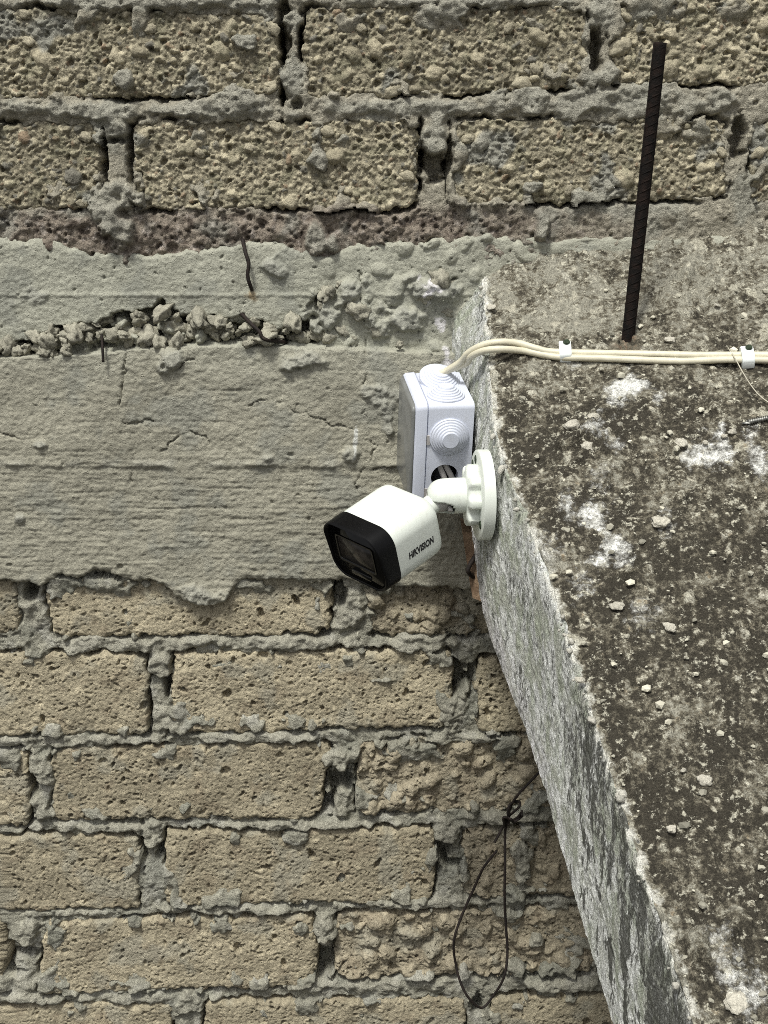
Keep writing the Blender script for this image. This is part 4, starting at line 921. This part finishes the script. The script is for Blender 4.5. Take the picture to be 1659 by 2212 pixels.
# black front: bezel with a visor, its face set back
FLn = 0.0165
bm = bmesh.new(); S0 = bsec(bl, bw-0.0006, bh-0.0006, 0.0155); n = len(S0)
def vis(sec_, add):                                  # push the upper part of a ring forward: the visor
    out = []
    for p in sec_:
        z = (p-BF.o).dot(BF.z); t = max(0, min(1, (z+0.004)/0.022)); out.append(p+BF.x*add*t)
    return out
loft(bm, [S0, bsec(bl+0.0004, bw+0.0006, bh+0.0006, 0.0155), vis(bsec(bl+FLn-0.004, bw+0.001, bh+0.001, 0.0165), 0.003), vis(bsec(bl+FLn-0.0012, bw+0.0004, bh+0.0004, 0.016), 0.003), vis(bsec(bl+FLn-0.0003, bw-0.0014, bh-0.0014, 0.0155), 0.003), vis(bsec(bl+FLn-0.0005, bw-0.0032, bh-0.0032, 0.015), 0.0015),
          bsec(bl+FLn-0.0014, bw-0.0050, bh-0.0050, 0.014)], cap0=False, cap1=False)
bez = auto(link('bezel', bm_mesh('bezel', bm), M_BLACK, secam), 40)
bm = bmesh.new(); loft(bm, [bsec(bl+FLn-0.006, bw-0.005, bh-0.005, 0.014), bsec(bl+FLn-0.0010, bw-0.0046, bh-0.0046, 0.014)])
link('front_panel', bm_mesh('front_panel', bm), M_GLOSS, bez)
fz = bl+FLn-0.0010
bm = bmesh.new(); loft(bm, [bsec(fz-0.001, 0.0450, 0.0262, 0.0030, 0.001, 0.0030), bsec(fz+0.0012, 0.0445, 0.0257, 0.0030, 0.001, 0.0030), bsec(fz+0.0012, 0.0420, 0.0232, 0.0022, 0.001, 0.0030), bsec(fz+0.0002, 0.0410, 0.0222, 0.0020, 0.001, 0.0030)], cap1=False)
link('window_frame', auto(link('window_frame_tmp', bm_mesh('window_frame', bm), M_GLOSS), 40).data, M_GLOSS, bez); bpy.data.objects.remove(bpy.data.objects['window_frame_tmp'])
bm = bmesh.new(); loft(bm, [bsec(fz-0.001, 0.0412, 0.0224, 0.002, 0.001, 0.0030), bsec(fz+0.0004, 0.0412, 0.0224, 0.002, 0.001, 0.0030)])
link('lens_window', bm_mesh('lens_window', bm), M_GLASS, bez)
bm = bmesh.new(); loft(bm, [bsec(fz-0.001, 0.0240, 0.0046, 0.0015, 0.002, -0.0180), bsec(fz+0.0008, 0.0235, 0.0042, 0.0015, 0.002, -0.0180)])
link('sensor_window', bm_mesh('sensor_window', bm), M_GLOSS, bez)
# ball and neck between the socket and the body
ballc = A0.p(0.0375, -0.001, -0.002)
bm = bmesh.new(); bmesh.ops.create_uvsphere(bm, u_segments=32, v_segments=20, radius=0.0118, matrix=Matrix.Translation(ballc))
link('ball', bm_mesh('ball', bm), M_GREY, secam)
tube('neck', [ballc, ballc.lerp(BF.p(0.003, 0.002, 0.0), 0.5), BF.p(0.003, 0.002, 0)], 0.0085, M_WHITE, secam, 24)
sp = A0.p(0.0300, RA*0.86*math.cos(slot_mid), RA*0.86*math.sin(slot_mid)); dirn = (A0.y*math.cos(slot_mid)+A0.z*math.sin(slot_mid)).normalized()
bm = bmesh.new(); lathe(bm, Frame(sp-dirn*0.004, dirn, n_, dirn.cross(n_)), [(0, 0.0022), (0.0052, 0.0022), (0.0058, 0.0016), (0.0058, 0.0001)], 16)
link('set_screw', bm_mesh('set_screw', bm), M_GREY, secam)
# lettering on the right side of the housing
cu = bpy.data.curves.new('lettering', 'FONT'); cu.body = 'HIKVISION'; cu.size = 0.0105; cu.align_x = 'CENTER'; cu.align_y = 'CENTER'; cu.shear = 0.0; cu.extrude = 0.00008; cu.offset = 0.00040; cu.space_character = 1.0
tmp = bpy.data.objects.new('tmp_text', cu); COL.objects.link(tmp); dg = bpy.context.evaluated_depsgraph_get(); dg.update()
tme = bpy.data.meshes.new_from_object(tmp.evaluated_get(dg)); bpy.data.objects.remove(tmp)
co = np.empty(len(tme.vertices)*3, np.float32); tme.vertices.foreach_get('co', co); co = co.reshape(-1, 3)
wid = co[:, 0].max()-co[:, 0].min(); co[:, 0] *= 0.0282/wid; co[:, 1] *= 0.80
out = np.array([BF.p(bl*0.50-x-0.1*y, bw/2+0.0001+z, -0.0040+y) for x, y, z in co.tolist()], np.float32)
tme.vertices.foreach_set('co', out.ravel()); tme.update(); tme.name = 'lettering'; tme.materials.clear()
lt = link('lettering', tme, M_INK, house)

# ------------------------------------------------------------------ wood left in the joint under the slab
wq = [(1000, 1150), (1032, 1150), (1055, 1306), (1021, 1292)]
bm = bmesh.new(); secs = []
for i in range(13):
    t = i/12; l = np.array(wq[0])*(1-t)+np.array(wq[3])*t; r = np.array(wq[1])*(1-t)+np.array(wq[2])*t
    y = -0.062; jit = 0.0012*mnoise.noise(Vector((i*0.8, 0, 3)))
    pl, pr = Vector(at_y(*l, y)), Vector(at_y(*r, y-0.004))
    ring = []
    for k in range(9): 
        q = pl.lerp(pr, k/8); ring.append(q+Vector((0, 0.0012*mnoise.noise(Vector((k*1.9, i*0.12, 9))), jit)))
    ring += [pr+Vector((0.002, 0.05, 0)), pl+Vector((0, 0.05, 0))]
    secs.append(ring)
loft(bm, secs)
tag(link('wood_scrap', bm_mesh('wood_scrap', bm, False), M_WOOD), 'brown splintered wood scrap wedged below the camera base, against the slab side', 'wood scrap')
